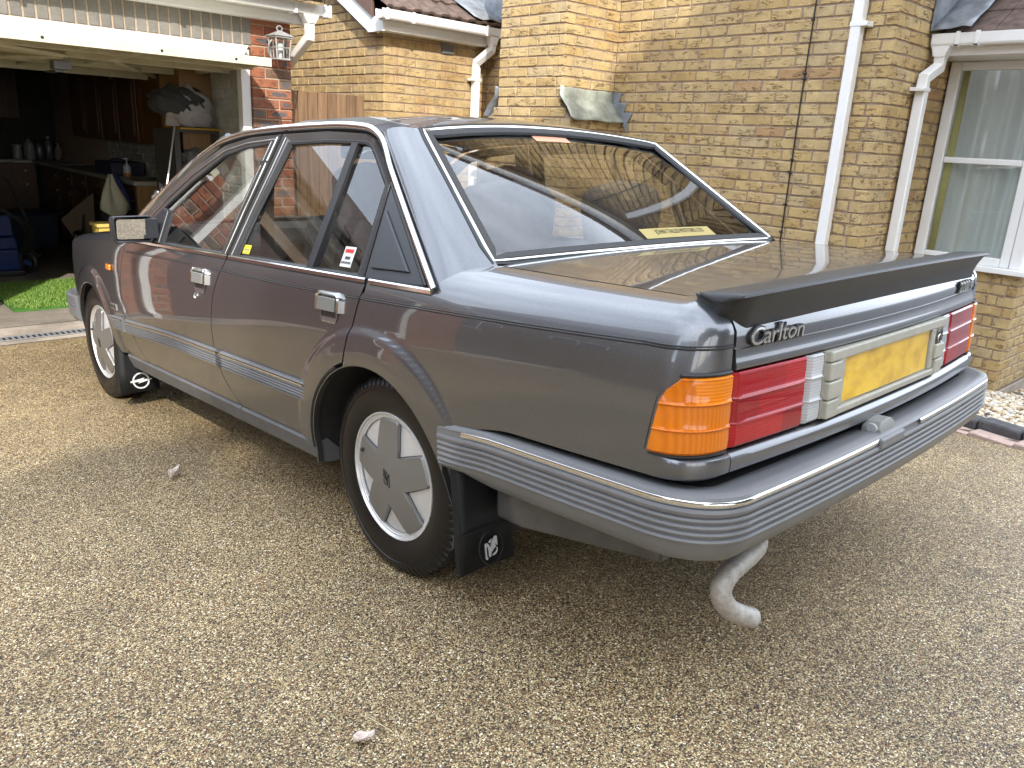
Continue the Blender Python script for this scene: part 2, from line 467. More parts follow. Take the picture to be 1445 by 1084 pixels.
# pale pebbles in the bed: nobody could count them
def pebbles():
    ico = bmesh.new(); bmesh.ops.create_icosphere(ico, subdivisions=1, radius=1.0)
    base = np.array([v.co[:] for v in ico.verts]); fc = [tuple(v.index for v in f.verts) for f in ico.faces]; ico.free()
    v, f, tone = [], [], []
    for _ in range(5200):
        if random.random() < .72: x, y = random.uniform(2.08, 4.08), random.uniform(-1.6, .45)
        else: x, y = random.uniform(2.08, 5.4), random.uniform(-4, .45)
        if x < KX(y) + .24 + .02: continue
        s = random.uniform(.008, .019) * (1.25 if random.random() < .15 else 1)
        d = base * (1 + rng.uniform(-.18, .18, (len(base), 1))) * np.array([s * random.uniform(.9, 1.5), s, s * random.uniform(.55, .8)])
        Q = np.array(Matrix.Rotation(random.uniform(0, 6.3), 3, 'Z') @ Matrix.Rotation(random.uniform(-.5, .5), 3, 'X'))
        d = d @ Q.T + np.array([x, y, bed(x, y) - .012 + random.uniform(0, .012)])
        n = len(v)
        v += d.tolist(); f += [tuple(i + n for i in q) for q in fc]; tone += [random.random()] * len(fc)
    me = bpy.data.meshes.new('pebbles'); me.from_pydata(v, [], f)
    me.shade_smooth()
    at = me.attributes.new('tone', 'FLOAT', 'FACE'); at.data.foreach_set('value', tone)
    t = NT('pale_pebble')
    c = t.ramp(t('Attribute', attribute_name='tone').outputs['Fac'], [(0, (.30, .19, .10)), (.15, (.52, .38, .22)), (.4, (.62, .50, .34)), (.65, (.70, .62, .48)), (.85, (.74, .70, .62)), (1, (.42, .36, .30))])
    g = t('TexNoise', {'Vector': t('NewGeometry').outputs['Position'], 'Scale': 90.0, 'Detail': 4}).outputs['Fac']
    c = t.mix(1.0, c, t('MapRange', {'Value': g, 'From Min': .3, 'From Max': .7, 'To Min': .8, 'To Max': 1.12}).outputs[0], 'MULTIPLY')
    m = t.finish(t('BsdfPrincipled', {'Base Color': c, 'Roughness': .6}).outputs[0])
    tag(link('pebbles', me, m), 'pale gold and cream pebbles in the bed beneath the bay window', kind='stuff')
pebbles()

# kerb of dark blocks and pink paver strip along the bed
kerb = tag(empty('garden_kerb', (1.9, -1, gz(1.9, -1))), 'dark grey block kerb with pink pavers edging the pebble bed', 'kerb')
M['kerb'] = simple('dark_kerb_block', (.065, .062, .062), .8, noise=.4, nscale=25, bump=.7, bscale=70)
M['paver'] = simple('pink_paver', (.42, .30, .25), .8, noise=.2, nscale=30, bump=.5, bscale=120)
def kerb_blocks():
    ang = math.atan(.165)
    bm = MB().box((0, -.098, -.06), (.105, .098, .055)); kb = bm.build('kerb_block', M['kerb'], None, bevel=.012)
    pv = MB().box((0, -.0985, -.05), (.098, .0985, .012)).build('paver', M['paver'], None, bevel=.004)
    for q, off, n in ((pv, 0.004, 22), (kb, .112, 22)):
        for i in range(n):
            y = -3.6 + i * .2
            if y > .45: break
            o = q if i == 0 else q.copy()
            if i: COL.objects.link(o)
            o.parent = kerb
            x = KX(y) + off
            o.location = Vector((x, y, gz(x, y) + random.uniform(-.002, .003))) - kerb.location
            o.rotation_euler = (0, random.uniform(-.015, .015), -ang + random.uniform(-.02, .02))
kerb_blocks()

# ---------------------------------------------------------------- bricks
def brick_mesh(k, L=.215, H=.065, D=.1015):
    """front face at y = 0 (outwards = -y), slightly chipped edges"""
    c = [.003 + random.uniform(0, .003) for _ in range(8)]
    x0, x1, z0, z1 = -L / 2, L / 2, -H / 2, H / 2
    j = lambda a=.0012: random.uniform(-a, a)
    outer = [(x0 + j(), .006, z0 + j()), (j(.01), .006, z0 + j()), (x1 + j(), .006, z0 + j()), (x1 + j(), .006, z1 + j()), (j(.01), .006, z1 + j()), (x0 + j(), .006, z1 + j())]
    inner = [(x0 + c[0], j(), z0 + c[1]), (j(.01), j(), z0 + c[2]), (x1 - c[3], j(), z0 + c[4]), (x1 - c[5], j(), z1 - c[6]), (j(.01), j(), z1 - c[7]), (x0 + c[0], j(), z1 - c[1])]
    back = [(p[0], D, p[2]) for p in outer]
    v = inner + outer + back
    f = [(0, 1, 4, 5), (1, 2, 3, 4)]
    for i in range(6):
        n = (i + 1) % 6
        f += [(6 + i, 6 + n, n, i), (12 + i, 12 + n, 6 + n, 6 + i)]
    f += [(17, 16, 13, 12), (16, 15, 14, 13)]
    me = bpy.data.meshes.new('brick'); me.from_pydata(v, [], f); me.update()
    return me
BR = {}
def brick_set(key, mat, n=6, **k):
    BR[key] = []
    for i in range(n):
        me = brick_mesh(i, **k); me.materials.append(mat); BR[key].append(me)
brick_set('y', M['brick_y']); brick_set('s', M['brick_s']); brick_set('r', M['brick_r']); brick_set('p', M['brick_p'])
brick_set('g', M['brick_g'], L=.065, H=.205)

def lay(thing, key, matj, org, ang, length, z0, z1, mort, endA=0, endB=0, phase=0, limit=300, skip=None, course=.075, L=.215, backing=True, step=None, name='brick', depth=.05, view=True):
    """stretcher bond on a plane. org = start corner on the face, ang = heading of the wall as seen in plan
    (outward normal is to the right of the heading ... -y for ang 0).  endA/endB: 1 or 2 = the odd / even
    courses stop a header short because the next face's bricks turn the corner there"""
    ca, sa = math.cos(ang), math.sin(ang)
    step = step or L + .01
    cand = []
    rows = int(round((z1 - z0) / course))
    for r in range(rows):
        z = z0 + (r + .5) * course
        par = r % 2
        a = .1125 if endA and par == endA - 1 else 0.0
        b = length - (.1125 if endB and par == endB - 1 else 0.0)
        s = a if endA else (-(step / 2) * ((par + phase) % 2))
        while s < b - .012:
            e = min(s + L, b); st = max(s, a)
            if e - st > .03:
                m = (st + e) / 2
                if not (skip and skip(m, z, st, e)):
                    cand.append((m, z, e - st))
            s += step
    pts = []
    for (m, z, l) in cand:
        P = (org[0] + ca * m, org[1] + sa * m, z)
        px, py, d = project(P)
        inv = d > .1 and -40 < px < 1485 and -40 < py < 620
        pts.append((inv, -l / max(d, .2) ** 2 if inv else 1e3 + (d if d > 0 else 1e4), P, l))
    order = sorted(range(len(pts)), key=lambda i: pts[i][1])
    solo = set(i for i in order[:limit] if pts[i][0]) if view else set()
    inv_parent = Matrix.Translation(-thing.location)
    rot = Matrix.Rotation(ang, 4, 'Z')
    joined = MB(); tones = []
    for i, (inv, _, P, l) in enumerate(pts):
        me = random.choice(BR[key])
        out = random.uniform(-.0025, .0025)
        X = Matrix.Translation(Vector(P) - thing.location) @ rot @ Matrix.Translation((0, out, 0)) @ Matrix.Rotation(random.uniform(-.006, .006), 4, 'Y') @ Matrix.Diagonal((l / L, 1, 1, 1))
        if i in solo:
            o = bpy.data.objects.new(name, me); COL.objects.link(o); o.parent = thing; o.matrix_local = X
        else:
            joined.add([X @ v.co for v in me.vertices], [tuple(p.vertices) for p in me.polygons])
            tones += [random.random()] * len(me.polygons)
    if joined.v:
        o = joined.build('brick_courses', matj, thing, smooth=0, fixn=False)
        o['kind'] = 'stuff'
        at = o.data.attributes.new('tone', 'FLOAT', 'FACE'); at.data.foreach_set('value', tones)
    if backing:
        nb = MB().obox(Matrix.Translation(Vector((org[0], org[1], 0)) - Vector((thing.location.x, thing.location.y, thing.location.z))) @ rot, (.002, .0068, z0 - .02), (length - .002, depth + .06, z1))
        nb.build('mortar', mort, thing, smooth=0)
# ================================================================ the house
HZ = -.262
NEG = -math.pi / 2
side = tag(empty('house_side_wall', (3.18, 2.7, HZ)), 'tall buff brick side wall carrying the black cable and the longest white downpipe', 'brick wall')
VG = lambda y: 3.40 + .91 * (y - .51)          # underside of the main gable's verge
lay(side, 'y', M['brick_yj'], (3.18, 2.721), NEG, 2.211, HZ, HZ + 75 * .075, M['mortar_y'], endB=1, limit=300, backing=False, skip=lambda m, z, s, e: z + .03 > VG(2.721 - e))
lay(side, 'y', M['brick_yj'], (3.18, 4.32), NEG, .86, HZ, HZ + 90 * .075, M['mortar_y'], limit=60, backing=False)
MB().prism([(.56, HZ), (6.0, HZ), (6.0, VG(4.3)), (4.3, VG(4.3)), (.56, VG(.56))], 0, .27, lambda u, v, d: (3.1868 + d, u, v)).build('mortar', M['mortar_y'], side, smooth=0).location = -side.location
front = tag(empty('house_front_wall', (3.5, .51, HZ)), 'narrow buff brick return wall between the corner and the bay window', 'brick wall')
lay(front, 'y', M['brick_yj'], (3.18, .51), 0, 1.6, HZ, HZ + 48 * .075, M['mortar_y'], endA=2, limit=300, backing=False, phase=0)
MB().box((3.1872, .5168, HZ), (4.9, .80, HZ + 48 * .075)).build('mortar', M['mortar_y'], front, smooth=0).location = -front.location
# verge, eaves and roof of the main gable, seen mirrored in the car's glass
ev = MB().prism([(.25, VG(.25)), (4.6, VG(4.6)), (4.6, VG(4.6) + .16), (.25, VG(.25) + .16)], 0, .025, lambda u, v, d: (3.035 + d, u, v))
ev.prism([(.25, VG(.25)), (4.6, VG(4.6)), (4.6, VG(4.6) + .012), (.25, VG(.25) + .012)], .026, .20, lambda u, v, d: (3.035 + d, u, v))
o = ev.build('verge_board', M['upvc'], side, smooth=0); o.location = -side.location
rf = MB().prism([(.05, VG(.05) + .163), (4.6, VG(4.6) + .163), (4.6, VG(4.6) + .22), (.05, VG(.05) + .22)], 0, 6.0, lambda u, v, d: (3.0 + d, u, v))
rf.prism([(4.601, VG(4.6) + .163), (8.8, VG(4.6) - 3.6), (8.8, VG(4.6) - 3.5), (4.601, VG(4.6) + .22)], 0, 6.0, lambda u, v, d: (3.0 + d, u, v))
o = rf.build('roof', M['tile'], side, smooth=0); o.location = -side.location

def sq_pipe(mb, path, w=.065, **k):
    h = w / 2; c = .006
    sec = [(-h + c, -h), (h - c, -h), (h, -h + c), (h, h - c), (h - c, h), (-h + c, h), (-h, h - c), (-h, -h + c)]
    return mb.tube(path, 1.0, sec=sec, **k)

def part(mb, name, mat, parent, **k):
    o = mb.build(name, mat, parent, **k)
    o.location = -parent.location
    return o

dp = empty('downpipe', (0, 0, 0), side); dp.location = Vector((3.135, .735, 0)) - side.location
sq_pipe(MB(), [(0, 0, -.3), (0, 0, 3.45)], .066, up=(1, 0, 0)).build('pipe', M['upvc'], dp, smooth=30)
for z in (2.075, .45):
    br = MB().box((-.036, -.075, z - .014), (.042, .037, z + .014)).box((.02, -.078, z - .016), (.045, -.05, z + .016))
    br.build('bracket', M['upvc'], dp, bevel=.003)
cb = tag(MB().tube(smoothline([(3.168, 1.053, 3.85), (3.170, 1.057, 2.2), (3.171, 1.061, 1.5), (3.170, 1.057, .72), (3.170, 1.062, -.1)], 30), .0052, n=8).build('cable', M['black'], None), 'thin black cable clipped straight down the tall buff brick wall', 'cable')
for z in (2.13, 1.80, 1.765, 1.25, 1.16, .95, .76):
    MB().box((3.160, 1.05, z - .006), (3.179, 1.072, z + .006)).build('clip', M['black'], cb, bevel=.002)

# chimney breast with its lead weathering
br_ = tag(empty('chimney_breast', (2.573, 3.0, HZ)), 'projecting buff brick chimney breast with grey lead weathering on its shoulders', 'chimney breast')
XA, YB, YE = 2.573, 2.721, 3.456
ZS = 1.688
lay(br_, 'y', M['brick_yj'], (XA, YE), NEG, YE - YB, ZS, ZS + 60 * .075, M['mortar_y'], endB=2, backing=False)
lay(br_, 'y', M['brick_yj'], (XA, YB), 0, 3.18 - XA, ZS, ZS + 60 * .075, M['mortar_y'], endA=1, backing=False)
for k, e in enumerate((.050, -.004, -.004)):
    lay(br_, 'y', M['brick_yj'], (XA, YE + e), NEG, YE - YB + 2 * e, ZS - (3 - k) * .075, ZS - (2 - k) * .075, M['mortar_y'], phase=k, backing=False)
lay(br_, 'y', M['brick_yj'], (XA, YE + .11), NEG, YE - YB + .22, HZ, ZS - .225, M['mortar_y'], endB=1, backing=False)
lay(br_, 'y', M['brick_yj'], (XA, YB - .11), 0, 3.18 - XA, HZ, ZS - .225, M['mortar_y'], endA=2, backing=False)
mo = MB().box((XA + .0068, YB + .0068, ZS - .24), (3.186, YE - .0068, ZS + 60 * .075)).box((XA + .0072, YB - .1032, HZ), (3.185, YE + .1032, ZS - .226))
mo.add([(XA + .0064, YB - .098, ZS - .2262), (3.184, YB - .098, ZS - .2262), (3.184, YB, ZS - .14), (XA + .0064, YB, ZS - .14), (XA + .0064, YE + .098, ZS - .2262), (3.184, YE + .098, ZS - .2262), (3.184, YE, ZS - .14), (XA + .0064, YE, ZS - .14)],
       [(0, 1, 2, 3), (5, 4, 7, 6), (0, 3, 7, 4), (1, 5, 6, 2), (3, 2, 6, 7), (0, 4, 5, 1)])
part(mo, 'mortar', M['mortar_y'], br_, smooth=0)
def lead_apron(sgn, y0, name, mat):
    """sheet dressed down the wall, over the shoulder and proud of the face"""
    prof = [(0, -.002), (.004, -.012), (.006, -.076), (.028, -.100), (.085, -.163), (.132, -.224), (.138, -.236)]
    rows = []
    xs = np.linspace(XA - .028, 3.176, 12)
    for d, z in prof:
        rows.append([(x, y0 - sgn * (d + .006 + .003 * math.sin(x * 31 + d * 40)), ZS + z + .004 * math.sin(x * 17 + d * 30) + (.016 * (1 - abs(min(x - XA + .028, .02)) / .02))) for x in xs])
    return part(MB().grid(rows), name, mat, br_, smooth=50, solid=.006)
lead_apron(1, YB, 'lead_apron', M['lead_moss'])
lead_apron(-1, YE, 'lead_apron', M['lead'])
# stepped flashing on the tall wall beside the shoulder
st = MB()
sx = 3.172
poly = [(YB + .004, ZS - .002), (YB - .095, ZS - .002), (YB - .075, ZS - .075), (YB - .155, ZS - .076), (YB - .135, ZS - .15), (YB - .225, ZS - .152), (YB - .185, ZS - .225), (YB - .20, ZS - .30), (YB - .19, ZS - .30), (YB + .004, ZS - .10)]
st.prism(poly, 0, .006, lambda u, v, d: (sx - d - .004 * math.sin(u * 40), u, v))
part(st, 'lead_step_flashing', M['lead'], br_, smooth=0)

# rear wing: E faces the drive, F is its gable side
wing = tag(empty('rear_wing', (2.3, 4.32, HZ)), 'low buff brick wing with white eaves gutter and brown tiled roof behind the car', 'building')
lay(wing, 's', M['brick_sj'], (2.022, 4.32), 0, 1.158, HZ, HZ + 32 * .075, M['mortar_y'], endA=1, backing=False)
gab = lambda m, z, s, e: z > 2.15 + .566 * (7.2 - e - 4.45)
lay(wing, 's', M['brick_sj'], (2.022, 7.2), NEG, 2.88, HZ, HZ + 52 * .075, M['mortar_y'], endB=2, skip=gab, backing=False)
mo = MB().prism([(4.3268, HZ), (7.2, HZ), (7.2, 3.70), (4.3268, 2.13)], 0, 1.155, lambda u, v, d: (2.0288 + d, u, v))
part(mo, 'mortar', M['mortar_y'], wing, smooth=0)
# eaves: fascia, soffit box end, barge board, verge
part(MB().box((1.93, 4.198, 2.092), (3.15, 4.222, 2.215)).box((1.93, 4.222, 2.088), (3.15, 4.318, 2.098)), 'fascia_board', M['upvc'], wing, smooth=0, bevel=.002)
sl = .566
bg_ = lambda y: 2.112 + sl * (y - 4.478)
bb = MB()
bb.prism([(4.43, bg_(4.43) + .012), (7.2, bg_(7.2)), (7.2, bg_(7.2) + .17), (4.30, bg_(4.30) + .17), (4.196, 2.20), (4.196, 2.086), (4.43, 2.086)], 0, .022, lambda u, v, d: (1.928 + d, u, v))
part(bb, 'barge_board', M['upvc'], wing, smooth=0, bevel=.002)
vg = MB()
for k in range(9):
    ya, yb = 4.335 + k * .335, 4.335 + (k + 1) * .335 - .006
    vg.prism([(ya, bg_(ya) + .17), (yb, bg_(yb) + .17), (yb, bg_(yb) + .335), (ya, bg_(ya) + .335)], 0, .03, lambda u, v, d: (1.906 + d + .004 * (k % 2), u, v))
part(vg, 'verge_cap', M['verge'], wing, smooth=0, bevel=.004)
part(MB().prism([(4.13, 2.26), (7.2, bg_(7.2) + .17), (7.2, bg_(7.2) + .18), (4.13, 2.268)], 0, 1.40, lambda u, v, d: (1.95 + d, u, v)), 'roof', M['tile'], wing, smooth=0)
def tile_mesh(L=.345, Wd=.30):
    mb = MB()
    prof = [(-.15, .0), (-.142, .017), (-.11, .018), (-.085, .003), (-.03, .003), (-.012, .016), (.02, .016), (.045, .003), (.10, .003), (.125, .016), (.15, .016)]
    rows = [[(x, y, z + .018 * (1 - y / L)) for x, z in prof] for y in (0, L)]
    mb.grid(rows)
    mb.grid([[(x, 0, z + .018) for x, z in prof], [(x, 0, z - .004) for x, z in prof]], flip=True)
    me_o = mb.build('roof_tile', M['tile'], None, smooth=30)
    return me_o
t0 = tile_mesh()
first = True
for r in range(4):
    for c in range(5):
        o = t0 if first else t0.copy()
        if not first: COL.objects.link(o)
        first = False
        y = 4.09 + r * .265
        o.parent = wing
        o.location = Vector((2.04 + c * .295 + random.uniform(-.003, .003), y, 2.268 + sl * (y - 4.13) + random.uniform(0, .003))) - wing.location
        o.rotation_euler = (math.atan(sl) + random.uniform(-.01, .01), 0, random.uniform(-.01, .01))
def gutter(mb, a, b, axis, w=.105, h=.072):
    """square-line gutter, open at the top"""
    h2 = w / 2
    sec = [(-h2, h), (-h2 + .004, .012), (-h2 + .012, 0), (h2 - .012, 0), (h2 - .004, .012), (h2, h), (h2 - .004, h), (h2 - .008, .014), (-h2 + .008, .014), (-h2 + .004, h)]
    rows = []
    for p in (a, b):
        rows.append([(p[0], p[1] + s, p[2] + z) if axis == 'x' else (p[0] + s, p[1], p[2] + z) for s, z in sec])
    mb.grid(rows, closeu=True)
    for r_ in rows: mb.add(r_, [(0, 1, 8, 9), (1, 2, 3, 4, 7, 8), (4, 5, 6, 7)])
    return mb
gt = empty('gutter', (0, 0, 0), wing); gt.location = -wing.location
gutter(MB(), (1.855, 4.145, 2.172), (3.15, 4.145, 2.168), 'x').build('trough', M['upvc'], gt, smooth=25)
for x in (1.905, 2.165, 2.98, 3.14):
    MB().box((x - .012, 4.088, 2.162), (x + .012, 4.20, 2.176)).box((x - .012, 4.086, 2.162), (x + .012, 4.092, 2.25)).build('gutter_bracket', M['upvc'], gt, bevel=.002)
dp = empty('downpipe', (0, 0, 0), wing); dp.location = -wing.location
MB().prism([(3.03, 2.17), (3.13, 2.17), (3.105, 2.10), (3.055, 2.10)], 4.105, 4.185, lambda u, v, d: (u, d, v)).build('outlet', M['upvc'], dp, smooth=0, bevel=.004)
sq_pipe(MB(), [(3.08, 4.145, 2.105), (3.08, 4.145, 2.06), (3.005, 4.272, 1.945), (3.005, 4.272, 1.90), (3.005, 4.272, -.2)], .064, up=(0, 1, 0)).build('pipe', M['upvc'], dp, smooth=30)
MB().box((2.935, 4.235, 1.785), (3.045, 4.31, 1.808)).build('bracket', M['upvc'], dp, bevel=.002)
ab = MB().box((2.628, 4.309, 1.992), (2.765, 4.330, 2.075))
for i in range(5): ab.box((2.64, 4.303, 2.0 + i * .0145), (2.753, 4.309, 2.008 + i * .0145))
part(ab, 'air_brick', simple('grey_vent', (.19, .19, .18), .7), wing, smooth=0)
# lead soaker where the wing roof meets the breast
ls = MB().grid([[(x, y, 2.30 + sl * (y - 4.13) + .03 + (.11 if x > 3.2 else 0) * (1 if x > 3.2 else 0) + .01 * math.sin(x * 30 + y * 9)) for x in (2.80, 2.9, 3.0, 3.1, 3.172, 3.176)] for y in np.linspace(4.07, 5.2, 8)])
part(ls, 'lead_soaker', M['lead'], wing, smooth=40, solid=.006)
part(MB().prism([(4.07, 2.27), (5.2, 2.27 + sl * 1.13), (5.2, 2.50 + sl * 1.13), (4.07, 2.46)], 0, .008, lambda u, v, d: (3.160 + d, u, v)), 'lead_flashing', M['lead'], wing, smooth=0)

# ---------------------------------------------------------------- bay window
XW = 4.1
bay = tag(empty('bay_window', (XW, .1, HZ)), 'white framed bay window on a low buff brick base with tiled roof', 'bay window')
lay(bay, 'y', M['brick_yj'], (XW, .51), NEG, .73, HZ + .015, HZ + 11 * .075 + .015, M['mortar_y'], endB=1, backing=False, phase=1)
lay(bay, 'y', M['brick_yj'], (XW, -.22), 0, 1.6, HZ + .015, HZ + 11 * .075 + .015, M['mortar_y'], endA=2, backing=False)
part(MB().box((XW + .0068, -.2132, HZ - .1), (5.6, .515, HZ + 11 * .075 + .014)), 'mortar', M['mortar_y'], bay, smooth=0)
part(MB().box((XW - .012, -.235, HZ - .1), (5.6, -.222, HZ + .012)).box((XW - .012, -.222, HZ - .1), (XW - .001, .5, HZ + .012)), 'plinth', M['concrete'], bay, smooth=0, bevel=.004)
zs = HZ + 11 * .075 + .016
part(MB().box((XW - .065, -.285, zs), (5.6, .508, zs + .038)), 'window_sill', M['upvc'], bay, smooth=0, bevel=.006)
wf = empty('window_frame', (0, 0, 0), bay); wf.location = -bay.location
z0, z1 = zs + .038, 1.945
def fr(a, b, nm='frame_bar', bv=.007): return MB().box(a, b).build(nm, M['upvc2'], wf, smooth=0, bevel=bv)
fr((XW - .004, .425, z0), (XW + .06, .495, z1)); fr((XW - .004, -.135, z0), (XW + .06, -.075, z1))
fr((XW - .003, -.075, z0), (XW + .06, .425, z0 + .058)); fr((XW - .003, -.075, z1 - .055), (XW + .06, .425, z1))
fr((XW - .012, -.21, z0), (XW + .08, -.138, z1), 'corner_post')
fr((XW + .004, -.073, 1.285), (XW + .05, .423, 1.325), 'transom')
fr((XW + .08, -.206, z0), (5.5, -.15, z0 + .07)); fr((XW + .08, -.206, z1 - .06), (5.5, -.15, z1)); fr((XW + .75, -.206, z0 + .07), (XW + .82, -.15, z1 - .06), 'mullion')
def glass_mat(name, tint, k=1.0, rough=0.0):
    t = NT(name)
    tr = t('BsdfTransparent', {'Color': c4(tint)}).outputs[0]
    gl = t('BsdfGlossy', {'Color': (1, 1, 1, 1), 'Roughness': rough}).outputs[0]
    g = t('NewGeometry')
    cs = t.math('ABSOLUTE', t('VectorMath', {0: g.outputs['Normal'], 1: g.outputs['Incoming']}, operation='DOT_PRODUCT').outputs['Value'])
    fz = t.math('ADD', .043, t.math('MULTIPLY', .957, t.math('POWER', t.math('SUBTRACT', 1.0, cs), 5.0)))
    fz = t('Math', {0: t.math('MULTIPLY', fz, k), 1: 1.0}, operation='MINIMUM').outputs[0]
    return t.finish(t('MixShader', {0: fz, 1: tr, 2: gl}).outputs[0])
M['pane'] = glass_mat('window_glass', (.90, .92, .91), 1.7)
for za, zb in ((z0 + .058, 1.285), (1.325, z1 - .055)):
    MB().box((XW + .022, -.075, za), (XW + .028, .425, zb)).build('pane', M['pane'], wf, smooth=0)
MB().box((XW + .10, -.182, z0 + .07), (5.5, -.176, z1 - .06)).build('pane', M['pane'], wf, smooth=0)
MB().box((XW + .55, -.05, z0 - .1), (XW + .6, .5, 2.0)).box((XW + .06, .46, z0 - .1), (XW + .6, .505, 2.0)).build('room_wall', simple('room_plaster', (.25, .25, .23), .9), wf, smooth=0)
# roof, soffit, fascia, gutter
part(MB().box((3.792, -.50, 1.948), (XW + .06, .506, 1.962)).box((3.77, -.50, 1.948), (3.792, .506, 2.045)), 'soffit_board', M['upvc'], bay, smooth=0, bevel=.002)
tr_ = MB()
for r in range(5):
    for c in range(4):
        x = 3.70 + r * .262
        z = 2.075 + (x - 3.70) * .62
        ya = .44 - c * .30
        tr_.prism([(x, z), (x + .33, z + .33 * .62 - .012), (x + .33, z + .33 * .62 - .024), (x, z - .016)], 0, .296, lambda u, v, d: (u, ya - d, v))
tr_o = MB()
part(tr_, 'tile_course', M['tile'], bay, smooth=0, bevel=.003)
part(MB().prism([(3.78, 2.06), (5.2, 2.94), (5.2, 2.92), (3.78, 2.04)], -.6, .506, lambda u, v, d: (u, d, v)), 'roof', M['tile'], bay, smooth=0)
lf = MB().prism([(3.66, 2.09), (3.70, 2.085), (4.6, 2.085 + .56), (4.6, 2.9), (4.2, 2.62), (4.16, 2.50), (3.98, 2.50), (3.96, 2.40), (3.82, 2.40), (3.8, 2.30), (3.66, 2.30)], .494, .502, lambda u, v, d: (u, d, v))
part(lf, 'lead_flashing', M['lead'], bay, smooth=0)
la = MB().grid([[(x + .012 * math.sin(y * 20), y, 2.10 + (x - 3.68) * .62 + (.02 if y < .45 else .0) + .008 * math.sin(x * 22 + y * 30)) for y in (.497, .44, .38, .30, .25)] for x in np.linspace(3.645, 4.7, 10)])
part(la, 'lead_valley', M['lead'], bay, smooth=40, solid=.006)
gt = empty('gutter', (0, 0, 0), bay); gt.location = -bay.location
gutter(MB(), (3.725, .49, 2.0), (3.725, -.55, 2.0), 'y').build('trough', M['upvc'], gt, smooth=25)
for y in (.33, .215, -.3): MB().box((3.664, y - .013, 1.992), (3.80, y + .013, 2.005)).box((3.664, y - .013, 1.992), (3.670, y + .013, 2.08)).build('gutter_bracket', M['upvc'], gt, bevel=.002)
dp = empty('downpipe', (0, 0, 0), bay); dp.location = -bay.location
MB().prism([(.49, 2.005), (.37, 2.005), (.395, 1.935), (.465, 1.935)], 3.685, 3.765, lambda u, v, d: (d, u, v)).build('outlet', M['upvc'], dp, smooth=0, bevel=.004)
sq_pipe(MB(), [(3.725, .43, 1.94), (3.725, .43, 1.875), (3.60, .458, 1.80), (3.60, .458, 1.74), (3.60, .458, -.2)], .066, up=(0, 1, 0)).build('pipe', M['upvc'], dp, smooth=30)
MB().box((3.52, .42, 1.715), (3.64, .508, 1.738)).build('bracket', M['upvc'], dp, bevel=.003)
# net curtain behind the glass
rows = []
for z in np.linspace(z0 + .03, z1 - .03, 14):
    k = (z - z0) / (z1 - z0)
    rows.append([(XW + .10 + .028 * math.sin(y * 46 + 1.2 * math.sin(y * 9)) + .012 * math.sin(y * 21 + k * 3), y * (1 - .02 * k), z) for y in np.linspace(-.12, .40, 90)])
t = NT('lace_curtain')
ps = t('NewGeometry').outputs['Position']
wv = t('TexNoise', {'Vector': ps, 'Scale': 220.0, 'Detail': 1}).outputs['Fac']
cl = t.ramp(wv, [(.35, (.78, .80, .78)), (.65, (.90, .91, .89))])
mt = t.finish(t('MixShader', {0: .93, 1: t('BsdfTransparent').outputs[0], 2: t('MixShader', {0: .35, 1: t('BsdfDiffuse', {'Color': cl}).outputs[0], 2: t('BsdfTranslucent', {'Color': cl}).outputs[0]}).outputs[0]}).outputs[0])
tag(MB().grid(rows).build('curtain', mt, None, smooth=60, fixn=False), 'white pleated net curtain hanging inside the bay window', 'curtain')
rows = [[(XW + .05 + .004 * math.sin(y * 60), y, z) for y in np.linspace(.375, .42, 10)] for z in (z0 + .02, 1.0, z1 - .02)]
tag(MB().grid(rows).build('curtain_edge', simple('yellow_curtain', (.46, .42, .16), .9), None, smooth=60, solid=.004), 'strip of yellow curtain at the left edge of the bay window', 'curtain')

# ================================================================ garage
GY, GZ0 = 4.33, -.24
gar = tag(empty('garage', (0, GY, GZ0)), 'open brick garage with grey soldier lintel, red brick pier and white fascia', 'garage')
lay(gar, 'r', M['brick_rj'], (.835, GY), 0, .329, GZ0, GZ0 + 31 * .075, M['mortar_r'], phase=0, backing=False, endA=0)
lay(gar, 'r', M['brick_rj'], (.835, GY + .112), NEG, .112, GZ0, GZ0 + 31 * .075, M['mortar_r'], backing=False, phase=1)
lay(gar, 'r', M['brick_rj'], (-1.96, GY), 0, .44, GZ0, GZ0 + 31 * .075, M['mortar_r'], backing=False)
lay(gar, 'r', M['brick_rj'], (-5.2, GY), 0, .9, GZ0, GZ0 + 31 * .075, M['mortar_r'], backing=False)
part(MB().box((.8418, GY + .0068, GZ0), (1.1572, 10.2, 2.085)).box((-1.953, GY + .0068, GZ0), (-1.527, 10.2, 2.085)).box((-5.193, GY + .0068, GZ0), (-4.307, 8, 2.085)).box((-5.2, GY + .0064, 1.845), (.8416, GY + .11, 2.084)), 'mortar', M['mortar_r'], gar, smooth=0)
nb = 0
for i in range(36):
    x = .808 - i * .0757
    o = bpy.data.objects.new('soldier_brick', random.choice(BR['g'])); COL.objects.link(o); o.parent = gar
    o.location = (x, random.uniform(-.002, .002), 1.962 - GZ0)
    o.rotation_euler = (0, random.uniform(-.012, .012), 0)
